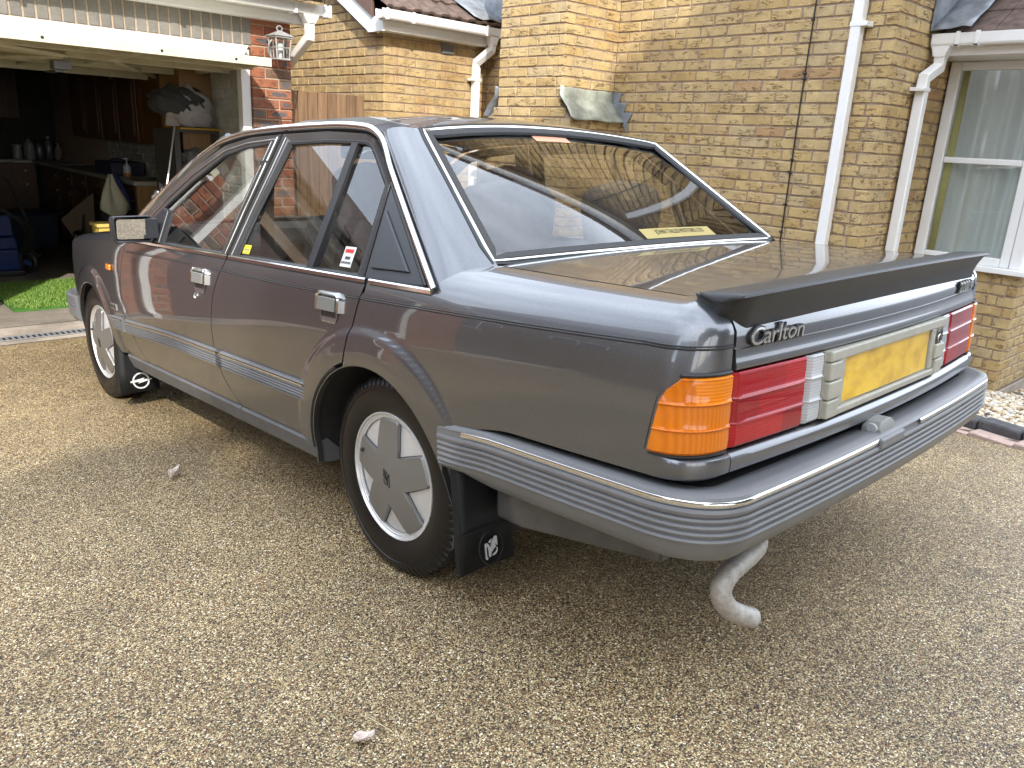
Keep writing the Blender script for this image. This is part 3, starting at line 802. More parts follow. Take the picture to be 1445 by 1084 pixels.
# inside: painted brick on the right-hand wall, back wall, ceiling
lay(gar, 'p', M['brick_p'], (.830, 8.0), NEG, 3.45, GZ0 + .07, GZ0 + .07 + 30 * .075, M['mortar_p'], limit=260, backing=False)
part(MB().box((.8352, 4.50, GZ0), (.8415, 8.0, 2.1)), 'painted_wall', M['mortar_p'], gar, smooth=0)
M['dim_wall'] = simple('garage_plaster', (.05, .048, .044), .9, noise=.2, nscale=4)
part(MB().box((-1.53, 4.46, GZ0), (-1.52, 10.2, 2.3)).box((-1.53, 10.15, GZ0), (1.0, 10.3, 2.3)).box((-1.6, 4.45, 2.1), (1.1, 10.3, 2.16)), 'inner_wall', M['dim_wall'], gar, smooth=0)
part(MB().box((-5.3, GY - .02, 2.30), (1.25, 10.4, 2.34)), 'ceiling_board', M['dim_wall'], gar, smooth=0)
part(MB().box((.762, 4.36, -.17), (.833, 4.44, 1.86)), 'door_frame', M['upvc'], gar, smooth=0, bevel=.003)
part(MB().box((-1.518, 4.36, -.17), (-1.485, 4.44, 1.86)), 'door_frame', M['upvc'], gar, smooth=0, bevel=.003)
part(MB().prism([(-1.52, 1.752), (.735, 1.752), (.785, 1.848), (-1.52, 1.848)], 4.262, 4.40, lambda u, v, d: (u, d, v)), 'head_board', M['upvc'], gar, smooth=0, bevel=.003)
part(MB().box((-5.3, 4.225, 2.046), (1.262, 4.25, 2.19)).box((-5.3, 4.25, 2.044), (1.262, 4.328, 2.056)), 'fascia_board', M['upvc'], gar, smooth=0, bevel=.002)
part(MB().prism([(4.03, 2.235), (7.2, 3.7), (10.5, 2.2), (10.5, 2.12), (7.2, 3.62), (4.03, 2.19)], -5.4, 1.28, lambda u, v, d: (d, u, v)), 'roof', M['tile'], gar, smooth=0)
sh = MB()
for i in range(24):
    x = 1.28 - i * .165
    sh.prism([(3.99, 2.222 + .012 * (i % 2)), (4.4, 2.41), (4.4, 2.43), (3.99, 2.245 + .012 * (i % 2))], x - .160, x, lambda u, v, d: (d, u, v))
part(sh, 'tile_course', M['tile'], gar, smooth=0, bevel=.003)
gt = empty('gutter', (0, 0, 0), gar); gt.location = -gar.location
gutter(MB(), (-5.3, 4.16, 2.118), (1.395, 4.16, 2.112), 'x').build('trough', M['upvc'], gt, smooth=25)
for x in (1.10, 1.345, 1.385, .2, -.8): MB().box((x - .012, 4.102, 2.104), (x + .012, 4.22, 2.116)).box((x - .012, 4.100, 2.104), (x + .012, 4.106, 2.192)).build('gutter_bracket', M['upvc'], gt, bevel=.002)
dp = empty('downpipe', (0, 0, 0), gar); dp.location = -gar.location
MB().prism([(1.165, 2.115), (1.305, 2.115), (1.27, 2.05), (1.20, 2.05)], 4.12, 4.20, lambda u, v, d: (u, d, v)).build('outlet', M['upvc'], dp, smooth=0, bevel=.004)
sq_pipe(MB(), [(1.235, 4.16, 2.055), (1.235, 4.16, 1.955), (1.203, 4.56, 1.70), (1.203, 4.56, -.15)], .066, up=(1, 0, 0)).build('pipe', M['upvc'], dp, smooth=30)
# second pipe on the central pier, mirrored in the front door
dp = empty('downpipe', (0, 0, 0), gar); dp.location = -gar.location
sq_pipe(MB(), [(-1.75, 4.28, 2.1), (-1.75, 4.28, -.12), (-1.75, 4.16, -.16)], .066, up=(0, 1, 0)).build('pipe', M['upvc'], dp, smooth=30)
part(MB().box((-4.3, 4.40, -.17), (-1.97, 4.43, 1.85)), 'neighbour_door', simple('dark_red_door', (.06, .022, .018), .5), gar, smooth=0)
part(MB().box((-4.3, 4.34, -.17), (-4.22, 4.40, 1.85)), 'door_frame', M['upvc'], gar, smooth=0)

# up-and-over door, standing open
gd = empty('garage_door', (0, 0, 0), gar); gd.location = -gar.location
dz = lambda y: 1.738 - .024 * (y - 3.85)
def dbar(x0, x1, y0, y1, h0, h1, nm): 
    t = MB().box((x0, y0, h0), (x1, y1, h1))
    t.v = [(x, y, z + dz(y)) for x, y, z in t.v]
    return t.build(nm, M['door_cream'], gd, smooth=0, bevel=.002)
dbar(-1.40, .762, 3.85, 3.858, -.052, .002, 'edge_lip'); dbar(-1.40, .762, 3.858, 5.92, .0, .006, 'door_skin')
for i in range(20): dbar(-1.38 + i * .108, -1.368 + i * .108, 3.86, 5.9, -.012, -.0005, 'skin_rib')
for y, h in ((4.13, .045), (4.55, .05), (5.2, .05), (5.86, .06)): dbar(-1.39, .755, y, y + .045, -h - .012, -.0125, 'cross_rail')
for x in (-1.39, -.42, -.10, .71): dbar(x, x + .04, 3.86, 5.9, -.045, -.013, 'long_rail')
for (xa, ya, xb, yb) in ((-.40, 4.6, -1.2, 5.8), (-.06, 4.6, .66, 5.8), (-.40, 4.5, -1.2, 3.95)):
    MB().tube([(xa, ya, dz(ya) - .055), (xb, yb, dz(yb) - .055)], .018, n=4).build('brace', M['door_cream'], gd, smooth=0)
MB().box((-.36, 5.0, 1.60), (-.24, 5.12, 1.66)).box((-.33, 5.1, 1.585), (-.27, 5.4, 1.60)).build('lock_case', simple('dull_steel', (.3, .3, .29), .4, metal=.8), gd, smooth=0, bevel=.004)
for x in (-1.1, -.69, .0, .50):
    MB().lathe([(3.8492, 0.0001), (3.8485, .009), (3.8496, .010)], 10, M=Matrix.Translation((x, 0, 1.713)) @ Matrix.Rotation(math.pi / 2, 4, 'Z')).build('screw', M['black'], gd)

# wall lantern on the pier
lan = tag(empty('wall_lantern', (1.012, GY, 1.855)), 'silver grey carriage lantern on the red brick garage pier', 'lantern')
M['lan'] = simple('weathered_silver_paint', (.42, .42, .41), .5, metal=.3, noise=.2, nscale=30)
b = MB()
for sx_ in (-1, 1):
    for sy in (-1, 1):
        b.tube([(sx_ * .048, -.12 + sy * .048, -.078), (sx_ * .062, -.12 + sy * .062, .075)], .0065, n=4)
for z, w in ((-.08, .056), (.073, .071)): b.box((-w, -.12 - w, z - .006), (w, -.12 + w, z + .006))
for s_ in (-1, 1): b.box((-.058, -.12 + s_ * .056 - .003, -.004), (.058, -.12 + s_ * .056 + .003, .004)); b.box((s_ * .056 - .003, -.178, -.004), (s_ * .056 + .003, -.062, .004)); b.box((-.003, -.12 + s_ * .055 - .003, -.075), (.003, -.12 + s_ * .055 + .003, .07)); b.box((s_ * .055 - .003, -.123, -.075), (s_ * .055 + .003, -.117, .07))
b.build('cage', M['lan'], lan, smooth=0)
MB().lathe([(.079, .112), (.083, .112), (.108, .045), (.118, .02), (.122, .001)], 4, axis='z', M=Matrix.Translation((0, -.12, 0)) @ Matrix.Rotation(R(45), 4, 'Z')).build('cap', M['lan'], lan, smooth=20)
MB().tube([(.0 + .022 * math.cos(a), -.12, .135 + .018 * math.sin(a)) for a in np.linspace(0, 6.28, 16)], .005, n=6).build('ring', M['lan'], lan)
MB().tube(smoothline([(-.0, -.002, -.05), (-.03, -.03, -.075), (-.06, -.06, -.04), (-.075, -.09, .02), (-.05, -.118, .06)], 16), .007, n=8).lathe([(-.003, .0001), (-.003, .045), (-.012, .04), (-.014, .0001)], 20, axis='z', M=Matrix.Translation((0, 0, -.02)) @ Matrix.Rotation(R(-90), 4, 'X')).build('bracket', M['lan'], lan)
for q in range(4):
    MB().add([(-.05, -.053, -.074), (.05, -.053, -.074), (.061, -.066, .068), (-.061, -.066, .068)], [(0, 1, 2, 3)]).build('pane', M['pane'], lan, smooth=0).matrix_local = Matrix.Translation((0, -.12, 0)) @ Matrix.Rotation(q * math.pi / 2, 4, 'Z')
MB().lathe([(-.07, .0001), (-.07, .016), (-.03, .016), (-.02, .026), (.02, .028), (.045, .015), (.05, .0001)], 16, axis='z', M=Matrix.Translation((0, -.12, 0))).build('bulb', simple('frosted_bulb', (.7, .7, .68), .3), lan)

# wooden gate between garage and wing
gate = tag(empty('wooden_gate', (1.68, 4.58, lev)), 'brown vertical board gate between the red pier and the buff wing', 'gate')
for i in range(9):
    x = 1.195 + i * .0925
    h = 1.735 + random.uniform(-.004, .004)
    o = MB().box((-.044, -.011, 0), (.044, .011, h)).build('board', M['timber'], gate, smooth=0, bevel=.004)
    o.location = (x - 1.68 + .005, random.uniform(-.002, .002), .02)
for z in (.3, .95, 1.5): MB().box((-.48, .013, z), (.33, .045, z + .09)).build('rail', M['timber'], gate, smooth=0, bevel=.003)
# ================================================================ the car
def paint_mat():
    t = NT('steel_grey_metallic_paint')
    pos = t('TexCoord').outputs['Object']
    v = t('TexNoise', {'Vector': pos, 'Scale': 260.0, 'Detail': 2}).outputs['Fac']
    c = t.mix(v, (.110, .114, .122, 1), (.160, .165, .176, 1))
    n = t('TexNoise', {'Vector': pos, 'Scale': 3.0, 'Detail': 5}).outputs['Fac']
    r = t('MapRange', {'Value': n, 'From Min': .3, 'From Max': .7, 'To Min': .34, 'To Max': .40}).outputs[0]
    lw = t('TexNoise', {'Vector': pos, 'Scale': 5.5, 'Detail': 2}).outputs['Fac']
    bp = t('Bump', {'Height': lw, 'Strength': .035, 'Distance': .004}).outputs[0]
    return t.finish(t('BsdfPrincipled', {'Base Color': c, 'Metallic': .85, 'Roughness': r, 'Coat Weight': 1.0, 'Coat Roughness': .02, 'Coat IOR': 1.58, 'Coat Normal': bp}).outputs[0])
M['paint'] = paint_mat()
M['chrome'] = simple('chrome_trim', (.72, .72, .71), .12, metal=1.0, rvar=.03, nscale=12)
M['rubber'] = simple('black_rubber', (.016, .016, .017), .55, noise=.2, nscale=30)
M['spoiler'] = simple('black_spoiler_rubber', (.022, .023, .025), .42, noise=.12, nscale=10, bump=.15, bscale=500)
M['bumper'] = simple('grey_bumper_plastic', (.152, .154, .158), .36, noise=.07, nscale=9, bump=.12, bscale=600)
M['sill'] = simple('grey_sill_plastic', (.105, .108, .112), .5, noise=.12, nscale=14)
M['tyre'] = simple('tyre_rubber', (.0055, .0052, .005), .36, noise=.25, nscale=14, rvar=.10, spec=.35)
M['alloy'] = simple('silver_wheel_paint', (.60, .60, .60), .32, metal=.45, noise=.05, nscale=30)
M['star'] = simple('grey_wheel_star', (.205, .20, .19), .34, metal=.5)
M['flap'] = simple('mud_flap_rubber', (.009, .0095, .010), .55, noise=.25, nscale=20, spec=.25)
M['beige'] = simple('stone_grey_plastic', (.36, .345, .285), .45, noise=.08, nscale=30)
M['plate'] = None
M['glass'] = glass_mat('car_glass', (.72, .73, .71), 1.75)
M['seat'] = simple('grey_seat_cloth', (.055, .055, .06), .95, noise=.2, nscale=60)
M['dash'] = simple('dark_dash_plastic', (.028, .028, .028), .6)
M['mirror'] = simple('mirror_glass', (.92, .92, .92), .02, metal=1.0)
def lens_mat(name, col, dark):
    t = NT(name)
    uv = t('TexCoord').outputs['Object']
    sx = t('SeparateXYZ', {0: uv})
    w = t('TexWave', {'Vector': uv, 'Scale': 34.0}, wave_type='BANDS', bands_direction='X', wave_profile='SIN').outputs['Fac']
    cell = t('CombineXYZ', {0: t.math('FLOOR', t.math('MULTIPLY', t.math('ADD', sx.outputs[0], .6985), 11.1)), 1: t.math('FLOOR', t.math('MULTIPLY', t.math('SUBTRACT', sx.outputs[2], .634), 18.99))}).outputs[0]
    k = t('TexWhiteNoise', {'Vector': cell}, noise_dimensions='2D').outputs['Value']
    wz = t('TexWave', {'Vector': uv, 'Scale': 46.0}, wave_type='BANDS', bands_direction='Z', wave_profile='SIN').outputs['Fac']
    w = t.mix(t('MapRange', {'Value': k, 'From Min': .55, 'From Max': .56}).outputs[0], w, wz)
    k = t('MapRange', {'Value': k, 'To Min': .42, 'To Max': 1.0}).outputs[0]
    c = t.mix(t.math('MULTIPLY', k, t('MapRange', {'Value': w, 'To Min': .55, 'To Max': 1.0}).outputs[0]), c4(dark), c4(col))
    bp = t('Bump', {'Height': w, 'Strength': .10, 'Distance': .001}).outputs[0]
    return t.finish(t('BsdfPrincipled', {'Base Color': c, 'Roughness': .3, 'Coat Weight': .75, 'Coat Roughness': .01, 'Normal': bp, 'Specular IOR Level': .2}).outputs[0])
M['amber'] = lens_mat('amber_lens', (.80, .235, .008), (.42, .085, .003))
M['red'] = lens_mat('red_lens', (.46, .002, .009), (.13, .0008, .004))
M['clear'] = lens_mat('clear_lens', (.55, .56, .57), (.25, .26, .27))

RHC = [[.9999, -.0145, -.0025], [.0146, .9979, .0638], [.0015, -.0638, .9980]]
mw = Matrix.Identity(4)
for i in range(3):
    for j in range(3): mw[i][j] = RHC[i][j]
car = tag(empty('parked_car', mat=mw), 'grey four-door saloon with black boot spoiler, chrome trim and yellow rear plate', 'car')
def cb_(mb, name, mat, **k): return mb.build(name, mat, k.pop('parent', car), **k)

PW = pchip([.20, .24, .31, .40, .50, .60, .70, .80, .845, .885], [.782, .795, .820, .836, .846, .850, .848, .839, .830, .816])
RA, FA = (.035, .285, .358), (2.668, .295, .332)      # wheel arches: y, z, radius
def taper(y):
    t = 0
    if y < -.2: t += .030 * ((-.2 - y) / .75) ** 2
    if y > 1.9: t += .055 * ((y - 1.9) / 1.3) ** 2
    if y > 3.0: t += .30 * ((y - 3.0) / .45) ** 2.2
    return t
def flare(y, z):
    f = 0
    for (yc, zc, r), w, h in ((RA, .105, .016), (FA, .085, .014)):
        d = math.hypot(y - yc, z - zc)
        if d < r + w + .03 and z > zc - .2:
            f = max(f, h * (1 - sstep(r + w - .016, r + w + .004, d)) * (1 - .25 * sstep(r + .02, r + w - .02, d)))
    return f
def hw(y, z): return PW(z) - taper(y)
def bp(y, z, off=0.0, fl=True): return (-(hw(y, z) + (flare(y, z) if fl else 0) + off), y, z)
ZD = pchip([-1.06, -.98, -.6, -.34], [.930, .932, .941, .949])          # deck height along the lid edge
def ytail(x): return 1.068 - .034 * (x / .69) ** 2
def ffwd(z): return .070 * (max(z - .868, 0) / .062) ** 2.2

def snap_arch(V, F, arches):
    """cut round holes out of a (y,z) grid: V list of (y,z)"""
    V = [list(p) for p in V]
    for yc, zc, r in arches:
        ins = [math.hypot(p[0] - yc, p[1] - zc) < r for p in V]
        F = [q for q in F if not all(ins[i] for i in q)]
        for i in set(i for q in F for i in q):
            if ins[i]:
                d = math.hypot(V[i][0] - yc, V[i][1] - zc)
                V[i][0] = yc + (V[i][0] - yc) * r / d; V[i][1] = zc + (V[i][1] - zc) * r / d
    return V, F

def panel(name, yl, yr, zb, zt, arches=(), step=.0125, parent=car, rim=.010, mirror=True, mat=None):
    """body side panel between the curves yl(z) (rear) and yr(z) (front), zb, zt = heights, rolled edges"""
    zt_ = zt if callable(zt) else (lambda y: zt)
    nz = int((.5 * (zt_(0) + zt_(0)) - zb) / step) + 1
    ny = int(max(abs(yr(z) - yl(z)) for z in (zb, .5, .85)) / step) + 1
    V, F = [], []
    for j in range(nz + 1):
        for i in range(ny + 1):
            z = zb + (zt_(0) - zb) * j / nz
            y = lerp(yl(z), yr(z), i / ny)
            z = zb + (zt_(y) - zb) * j / nz
            V.append((y, z))
    for j in range(nz):
        for i in range(ny):
            a = j * (ny + 1) + i
            F.append((a, a + 1, a + ny + 2, a + ny + 1))
    V, F = snap_arch(V, F, arches)
    used = sorted(set(i for q in F for i in q)); mp_ = {k: i for i, k in enumerate(used)}
    P = [bp(*V[k]) for k in used]
    F = [tuple(mp_[i] for i in q) for q in F]
    cnt = {}
    for q in F:
        for k in range(4):
            e = (q[k], q[(k + 1) % 4]); s = tuple(sorted(e)); cnt[s] = (cnt.get(s, (0, None))[0] + 1, e)
    mb = MB(); mb.add(P, F)
    if rim:
        n0 = len(P)
        ed = [v[1] for v in cnt.values() if v[0] == 1]
        bv = sorted(set(i for e in ed for i in e)); bm_ = {k: i + n0 for i, k in enumerate(bv)}
        mb.v += [(P[k][0] + rim, P[k][1], P[k][2]) for k in bv]
        mb.f += [(e[1], e[0], bm_[e[0]], bm_[e[1]]) for e in ed]; mb.m += [0] * len(ed)
    o = mb.build(name, mat or M['paint'], parent, smooth=50, mirror=False)
    return o
def both(fn):
    """build on the left, then a mirrored twin on the right"""
    o = fn()
    return mirror_tree(o, car)
def mirror_tree(o, parent):
    c = o.copy(); COL.objects.link(c); c.parent = parent
    if o.type == 'MESH':
        me = o.data.copy(); me.transform(Matrix.Diagonal((-1, 1, 1, 1))); me.flip_normals(); c.data = me
    c.location = (-o.location.x, o.location.y, o.location.z)
    for ch in list(o.children): mirror_tree(ch, c)
    return c

# ---- shut lines (y as a function of z)
s_rear = pchip([.60, .63, .70, .79, .885], [.158, .152, .134, .106, .072])
s_mid = pchip([.32, .40, .50, .60, .72, .885], [.962, 1.06, 1.112, 1.118, 1.09, .985])
s_front = pchip([.32, .42, .54, .63, .72, .885], [1.945, 2.06, 2.145, 2.15, 2.125, 2.065])
g = .0032
BELT = .868
M['paint_in'] = M['paint']
RD = both(lambda: panel('rear_door', lambda z: s_rear(max(z, .63)) + g if z > .56 else .20, lambda z: s_mid(z) - g, .322, BELT, arches=[(RA[0], RA[1], RA[2] + .012)]))
rear_door = [o for o in car.children if o.name.startswith('rear_door')]
FD = both(lambda: panel('front_door', lambda z: s_mid(z) + g, lambda z: s_front(z) - g, .322, BELT))
front_door = [o for o in car.children if o.name.startswith('front_door')]
ZW = pchip([2.0, 2.3, 2.7, 3.1, 3.45], [.868, .858, .836, .802, .755])
FW = both(lambda: panel('front_wing', lambda z: s_front(z) + g, lambda z: 3.43, .40, lambda y: ZW(y) if y > 2.0 else BELT, arches=[FA]))
FWl = both(lambda: panel('front_wing', lambda z: s_front(max(z, .322)) + g, lambda z: 2.42, .315, .3995, arches=[FA]))

# wing tops and bonnet
def wing_top():
    rows = []
    for y in np.linspace(2.07, 3.43, 50):
        z = ZW(y); x0 = hw(y, z); x1 = .70 - .35 * max(y - 3.0, 0) ** 1.5
        r = []
        for k in range(9):
            t = k / 8
            P0, P1, P2, P3 = (x0, z), (x0 - .008, z + .030), (x0 - .045, z + .042), (x1, z + .046)
            b = [(1 - t) ** 3, 3 * t * (1 - t) ** 2, 3 * t * t * (1 - t), t ** 3]
            r.append((-sum(b[i] * (P0, P1, P2, P3)[i][0] for i in range(4)), y, sum(b[i] * (P0, P1, P2, P3)[i][1] for i in range(4))))
        rows.append(r)
    return MB().grid(rows).build('wing_top', M['paint'], car, smooth=50)
both(wing_top)
rows = []
for y in np.linspace(2.09, 3.43, 30):
    x1 = .696 - .35 * max(y - 3.0, 0) ** 1.5
    rows.append([(x1 * u, y + .03 * (1 - u * u), ZW(y) + .046 + .022 * (1 - u ** 2) ) for u in np.linspace(-1, 1, 25)])
cb_(MB().grid(rows), 'bonnet', M['paint'], smooth=50)
cb_(MB().box((-.56, 3.38, .45), (.56, 3.44, .76)).box((-.70, 2.98, .5), (.70, 3.36, .74)), 'grille', M['black'], smooth=0, bevel=.01)

# ---- quarter panel, wrapping round to the tail
YC = -.925
def ring(k, i, n_c=10):
    pass
def side_profile(y, t):
    """from the coach line up over the shoulder to the lid edge (t 0..1)"""
    P0 = (hw(y, .845), .845); zd = ZD(y)
    P = (P0, (P0[0] - .017, .898), (.785 - taper(y) * .6, zd - .004), (.70, zd))
    b = [(1 - t) ** 3, 3 * t * (1 - t) ** 2, 3 * t * t * (1 - t), t ** 3]
    return sum(b[i] * P[i][0] for i in range(4)), sum(b[i] * P[i][1] for i in range(4))
def corner(X, z, n=14, lip=0.0):
    """from the flank at YC round to the tail at x = -.70: list of points"""
    yt = -(ytail(.70) - ffwd(z)) - lip
    x1 = .70
    out = []
    for i in range(1, n + 1):
        a = i / n * math.pi / 2
        e = 2 / 2.3
        cx, sy = math.cos(a) ** e, math.sin(a) ** e
        out.append((-(x1 + (X + lip - x1) * cx), YC + (yt - YC) * sy, z))
    return out
def quarter():
    mb = MB()
    # below the coach line
    z0, z1, nz = .40, .845, 36
    ny = 84
    V, F = [], []
    for j in range(nz + 1):
        z = lerp(z0, z1, j / nz)
        yl = s_rear(max(z, .60)) - g
        for i in range(ny + 1): V.append((lerp(yl, YC, i / ny), z))
    for j in range(nz):
        for i in range(ny):
            a = j * (ny + 1) + i
            F.append((a, a + 1, a + ny + 2, a + ny + 1))
    V2, F2 = snap_arch(V, F, [RA])
    V2 = [(p[0], max(p[1], lerp(.545, .582, sstep(-.30, -.56, p[0])))) if p[0] < -.30 else p for p in V2]
    mb.add([bp(*p) for p in V2], F2)
    rows = []
    for j in range(nz + 1):
        z = lerp(z0, z1, j / nz)
        if z < .582: continue
        X = hw(YC, z)
        rows.append([(-X, YC, z)] + corner(X, z))
    mb.grid(rows)
    # ledge below the lamps
    # shoulder
    cols = []
    ysq = list(np.linspace(s_rear(.87) - g, -.22, 22)) + list(np.linspace(-.232, -.345, 12)) + list(np.linspace(-.37, YC, 34))
    for y in ysq:
        te = .315 if y > -.22 else (lerp(.315, 1, (-.22 - y) / .125) if y > -.345 else 1)
        c = []
        for k in range(19):
            x, z = side_profile(y, te * k / 18)
            c.append((-x, y, z))
        cols.append(c)
    # corner part of the shoulder
    cc = [[] for _ in range(14)]
    for k in range(19):
        x, z = side_profile(YC, k / 18)
        for i, p in enumerate(corner(x, z)): cc[i].append(p)
    mb.grid(cols + cc)
    return mb.build('quarter_panel', M['paint'], car, smooth=50, weld=.0004)
both(quarter)

# ---- roof, C pillars
DRIP = [(2.05, .945), (1.975, 1.004), (1.818, 1.106), (1.603, 1.224), (1.346, 1.309), (1.143, 1.329), (.894, 1.334), (.583, 1.331), (.34, 1.314), (.262, 1.288), (.134, 1.184), (-.015, 1.062), (-.235, .885)]
def gx(z, off=0.0): return -(.815 - (z - .88) * .46 + off)
ZC = pchip([.20, .30, .48, .75, 1.05, 1.36], [1.338, 1.362, 1.383, 1.391, 1.384, 1.356])
def roof():
    rows = []
    side = smoothline([(gx(1.312, -.004), 1.36, 1.312), (gx(1.329, -.004), 1.143, 1.331), (gx(1.334, -.004), .894, 1.336), (gx(1.331, -.004), .583, 1.333), (gx(1.314, -.004), .34, 1.316), (-.622, .262, 1.297), (-.603, .20, 1.301), (-.580, .137, 1.303)], 46)
    for k, (x, y, z) in enumerate(side):
        t = k / 45
        yc = lerp(1.40, .212, t)
        zc = ZC(yc) if yc > .212 else 1.338
        r = []
        for u in np.linspace(-1, 1, 41):
            r.append((-x * u, y + (yc - y) * (1 - u * u), z + (zc - z) * (1 - abs(u) ** 2.5)))
        rows.append(r)
    mb = MB().grid(rows)
    return mb
def cpillar(mb):
    drip = smoothline([(gx(z, .0), y, z) for y, z in DRIP[9:]], 24)
    drip[0] = (-.622, .262, 1.297)
    win = polyline([(-.580, .137, 1.303), (-.706, -.330, .953)], 24)
    bot = []
    for s in np.linspace(0, 1, 10):
        y = lerp(-.22, -.345, s); x, z = side_profile(y, lerp(.315, 1, s)); bot.append((-x, y, z))
    top = [(-.622 + .042 * s, .262 - .125 * s, 1.297 + .006 * s) for s in np.linspace(0, 1, 10)]
    rows = []
    for j in range(24):
        v = j / 23
        r = []
        for i in range(10):
            s = i / 9
            A = np.array(drip[j]) * (1 - s) + np.array(win[j]) * s
            B = np.array(top[i]) * (1 - v) + np.array(bot[i]) * v
            C_ = (np.array(drip[0]) * (1 - s) + np.array(win[0]) * s) * (1 - v) + (np.array(drip[-1]) * (1 - s) + np.array(win[-1]) * s) * v
            p = A + B - C_
            bl = .022 * math.sin(math.pi * s) ** .8 * (1 - v ** 2.5)
            p = p + np.array([-.8, -.35, .45]) * bl
            r.append(tuple(p))
        rows.append(r)
    mb.grid(rows)
    mb.grid([[(-p[0], p[1], p[2]) for p in r] for r in rows], flip=True)
mb = roof(); cpillar(mb)
cb_(mb, 'roof', M['paint'], smooth=60, weld=.0015)

# ---- boot lid
def lid():
    rows = []
    for u in np.linspace(-1, 1, 49):
        x = .691 * u
        r = []
        crown = lambda: .016 * (1 - u * u)
        for y in list(np.linspace(-.352 - .02 * (1 - u * u), -.90, 14)):
            r.append((x, y, ZD(y) + crown()))
        yf = -(ytail(x) - ffwd(.93))
        for y, z in ((-.93, .9315), (-.955, .9305), (yf + .012, .926), (yf + .002, .918), (yf - .004, .91)):
            r.append((x, y, z + crown() * max(0, (z - .905) / .026)))
        for z in (.895, .875, .86, .848):
            r.append((x, -(ytail(x) - ffwd(z)) + .0, z))
        for z, o in ((.8445, .000), (.8435, .0035), (.8395, .0035), (.8385, -.001)):
            r.append((x, -(ytail(x) - ffwd(z)) + o, z))
        for z, o in ((.832, .0005), (.815, .003), (.803, .0055), (.798, .004), (.797, -.01)):
            r.append((x, -(ytail(x) - ffwd(z)) - o, z))
        rows.append(r)
    mb = MB().grid(rows)
    for sgn in (0, -1):
        e = rows[sgn]
        mb.grid([e, [(p[0], p[1] + (.0 if i < 14 else .012), p[2] - (.014 if i < 18 else 0)) for i, p in enumerate(e)]])
    return cb_(mb, 'boot_lid', M['paint'], smooth=40)
boot = lid()
# tail panel behind the lamps and its ledge
rows = []
for x in np.linspace(-.70, .70, 41):
    y = -ytail(x)
    rows.append([(x, y + .035, .80), (x, y + .035, .625), (x, y - .004, .628), (x, y - .013, .622), (x, y - .016, .612), (x, y - .014, .588), (x, y - .006, .582), (x, y + .03, .583)])
cb_(MB().grid(rows), 'tail_panel', M['paint'], smooth=40)
def tail_corner():
    rows = []
    for z, lip in ((.628, .001), (.627, .004), (.622, .0125), (.612, .015), (.588, .013), (.582, .006), (.583, -.03)):
        X = hw(YC, z)
        k = corner(X, z, 14)
        row = [(-X - lip * .0, YC, z)]
        for i, p in enumerate(k):
            w = sstep(.0, .6, (i + 1) / 14)
            a = (i + 1) / 14 * math.pi / 2
            row.append((p[0] - lip * w * math.cos(a), p[1] - lip * w * (math.sin(a)), z))
        rows.append(row)
    return MB().grid(rows).build('tail_ledge', M['paint'], car, smooth=40)
both(tail_corner)

# ---- lamps
def lamp_z(n=9):
    """pillowed lens profile with two raised lines: (z, offset)"""
    out = []
    z0, z1 = .634, .792
    h = (z1 - z0) / 3
    for k in range(3):
        a = z0 + k * h
        out += [(a + .0005, .0105 if k else .004), (a + .006, .0085), (a + h * .5, .0095), (a + h - .004, .0085)]
        if k < 2: out += [(a + h - .002, .0122), (a + h - .0005, .0128)]
    out += [(z1 - .004, .010), (z1, .004)]
    return out
LZ = lamp_z()
def flat_lens(name, x0, x1, mat, n, parent):
    rows = []
    for z, o in LZ:
        r = []
        for x in np.linspace(x0, x1, n):
            e = min(abs(x - x0), abs(x - x1))
            oo = o if e > .002 else -.004
            r.append((x, -ytail(x) - oo, z))
        rows.append(r)
    rows = [[(p[0], p[1] + .02, p[2]) for p in rows[0]]] + rows + [[(p[0], p[1] + .02, p[2]) for p in rows[-1]]]
    return MB().grid(rows).build(name, mat, parent, smooth=25)
def lamp():
    root = empty('tail_lamp', parent=car)
    flat_lens('red_lens', -.6985, -.4285, M['red'], 18, root)
    flat_lens('reversing_lens', -.4265, -.362, M['clear'], 8, root)
    rows = []
    for z, o in LZ:
        X = hw(YC, z)
        ye = lerp(-.925, -.955, (z - .634) / .158) - .03 * sstep(.75, .795, z)
        full = [(-X, ye, z)] if ye > YC else []
        pts = [p for p in [(-X, YC, z)] + corner(X, z, 30)]
        arr = polyline(pts, 400)
        arr = arr[arr[:, 1] <= ye]
        arr = polyline(arr, 26)
        r = []
        for i, p in enumerate(arr):
            q = arr[min(i + 1, 25)] - arr[max(i - 1, 0)]
            nx, ny = q[1], -q[0]
            L = math.hypot(nx, ny)
            oo = o if 0 < i < 25 else -.004
            s = 1 if nx < 0 or ny < 0 else -1
            r.append((p[0] + s * nx / L * oo, p[1] + s * ny / L * oo, z))
        rows.append(r)
    MB().grid(rows).build('amber_lens', M['amber'], root, smooth=25)
    # dark gasket round the lamp
    pth = [(r[0][0] - .0005, r[0][1] + .004, r[0][2]) for r in rows]
    pth = pth + [(p[0] - .0005, p[1] + .001, p[2] + .004) for p in rows[-1][1:]]
    MB().tube(pth, .0045, n=6).build('gasket', M['rubber'], root)
    MB().tube([(p[0], p[1] - .001, p[2] - .003) for p in rows[0][1:]], .003, n=6).build('gasket', M['rubber'], root)
    return root
both(lamp)
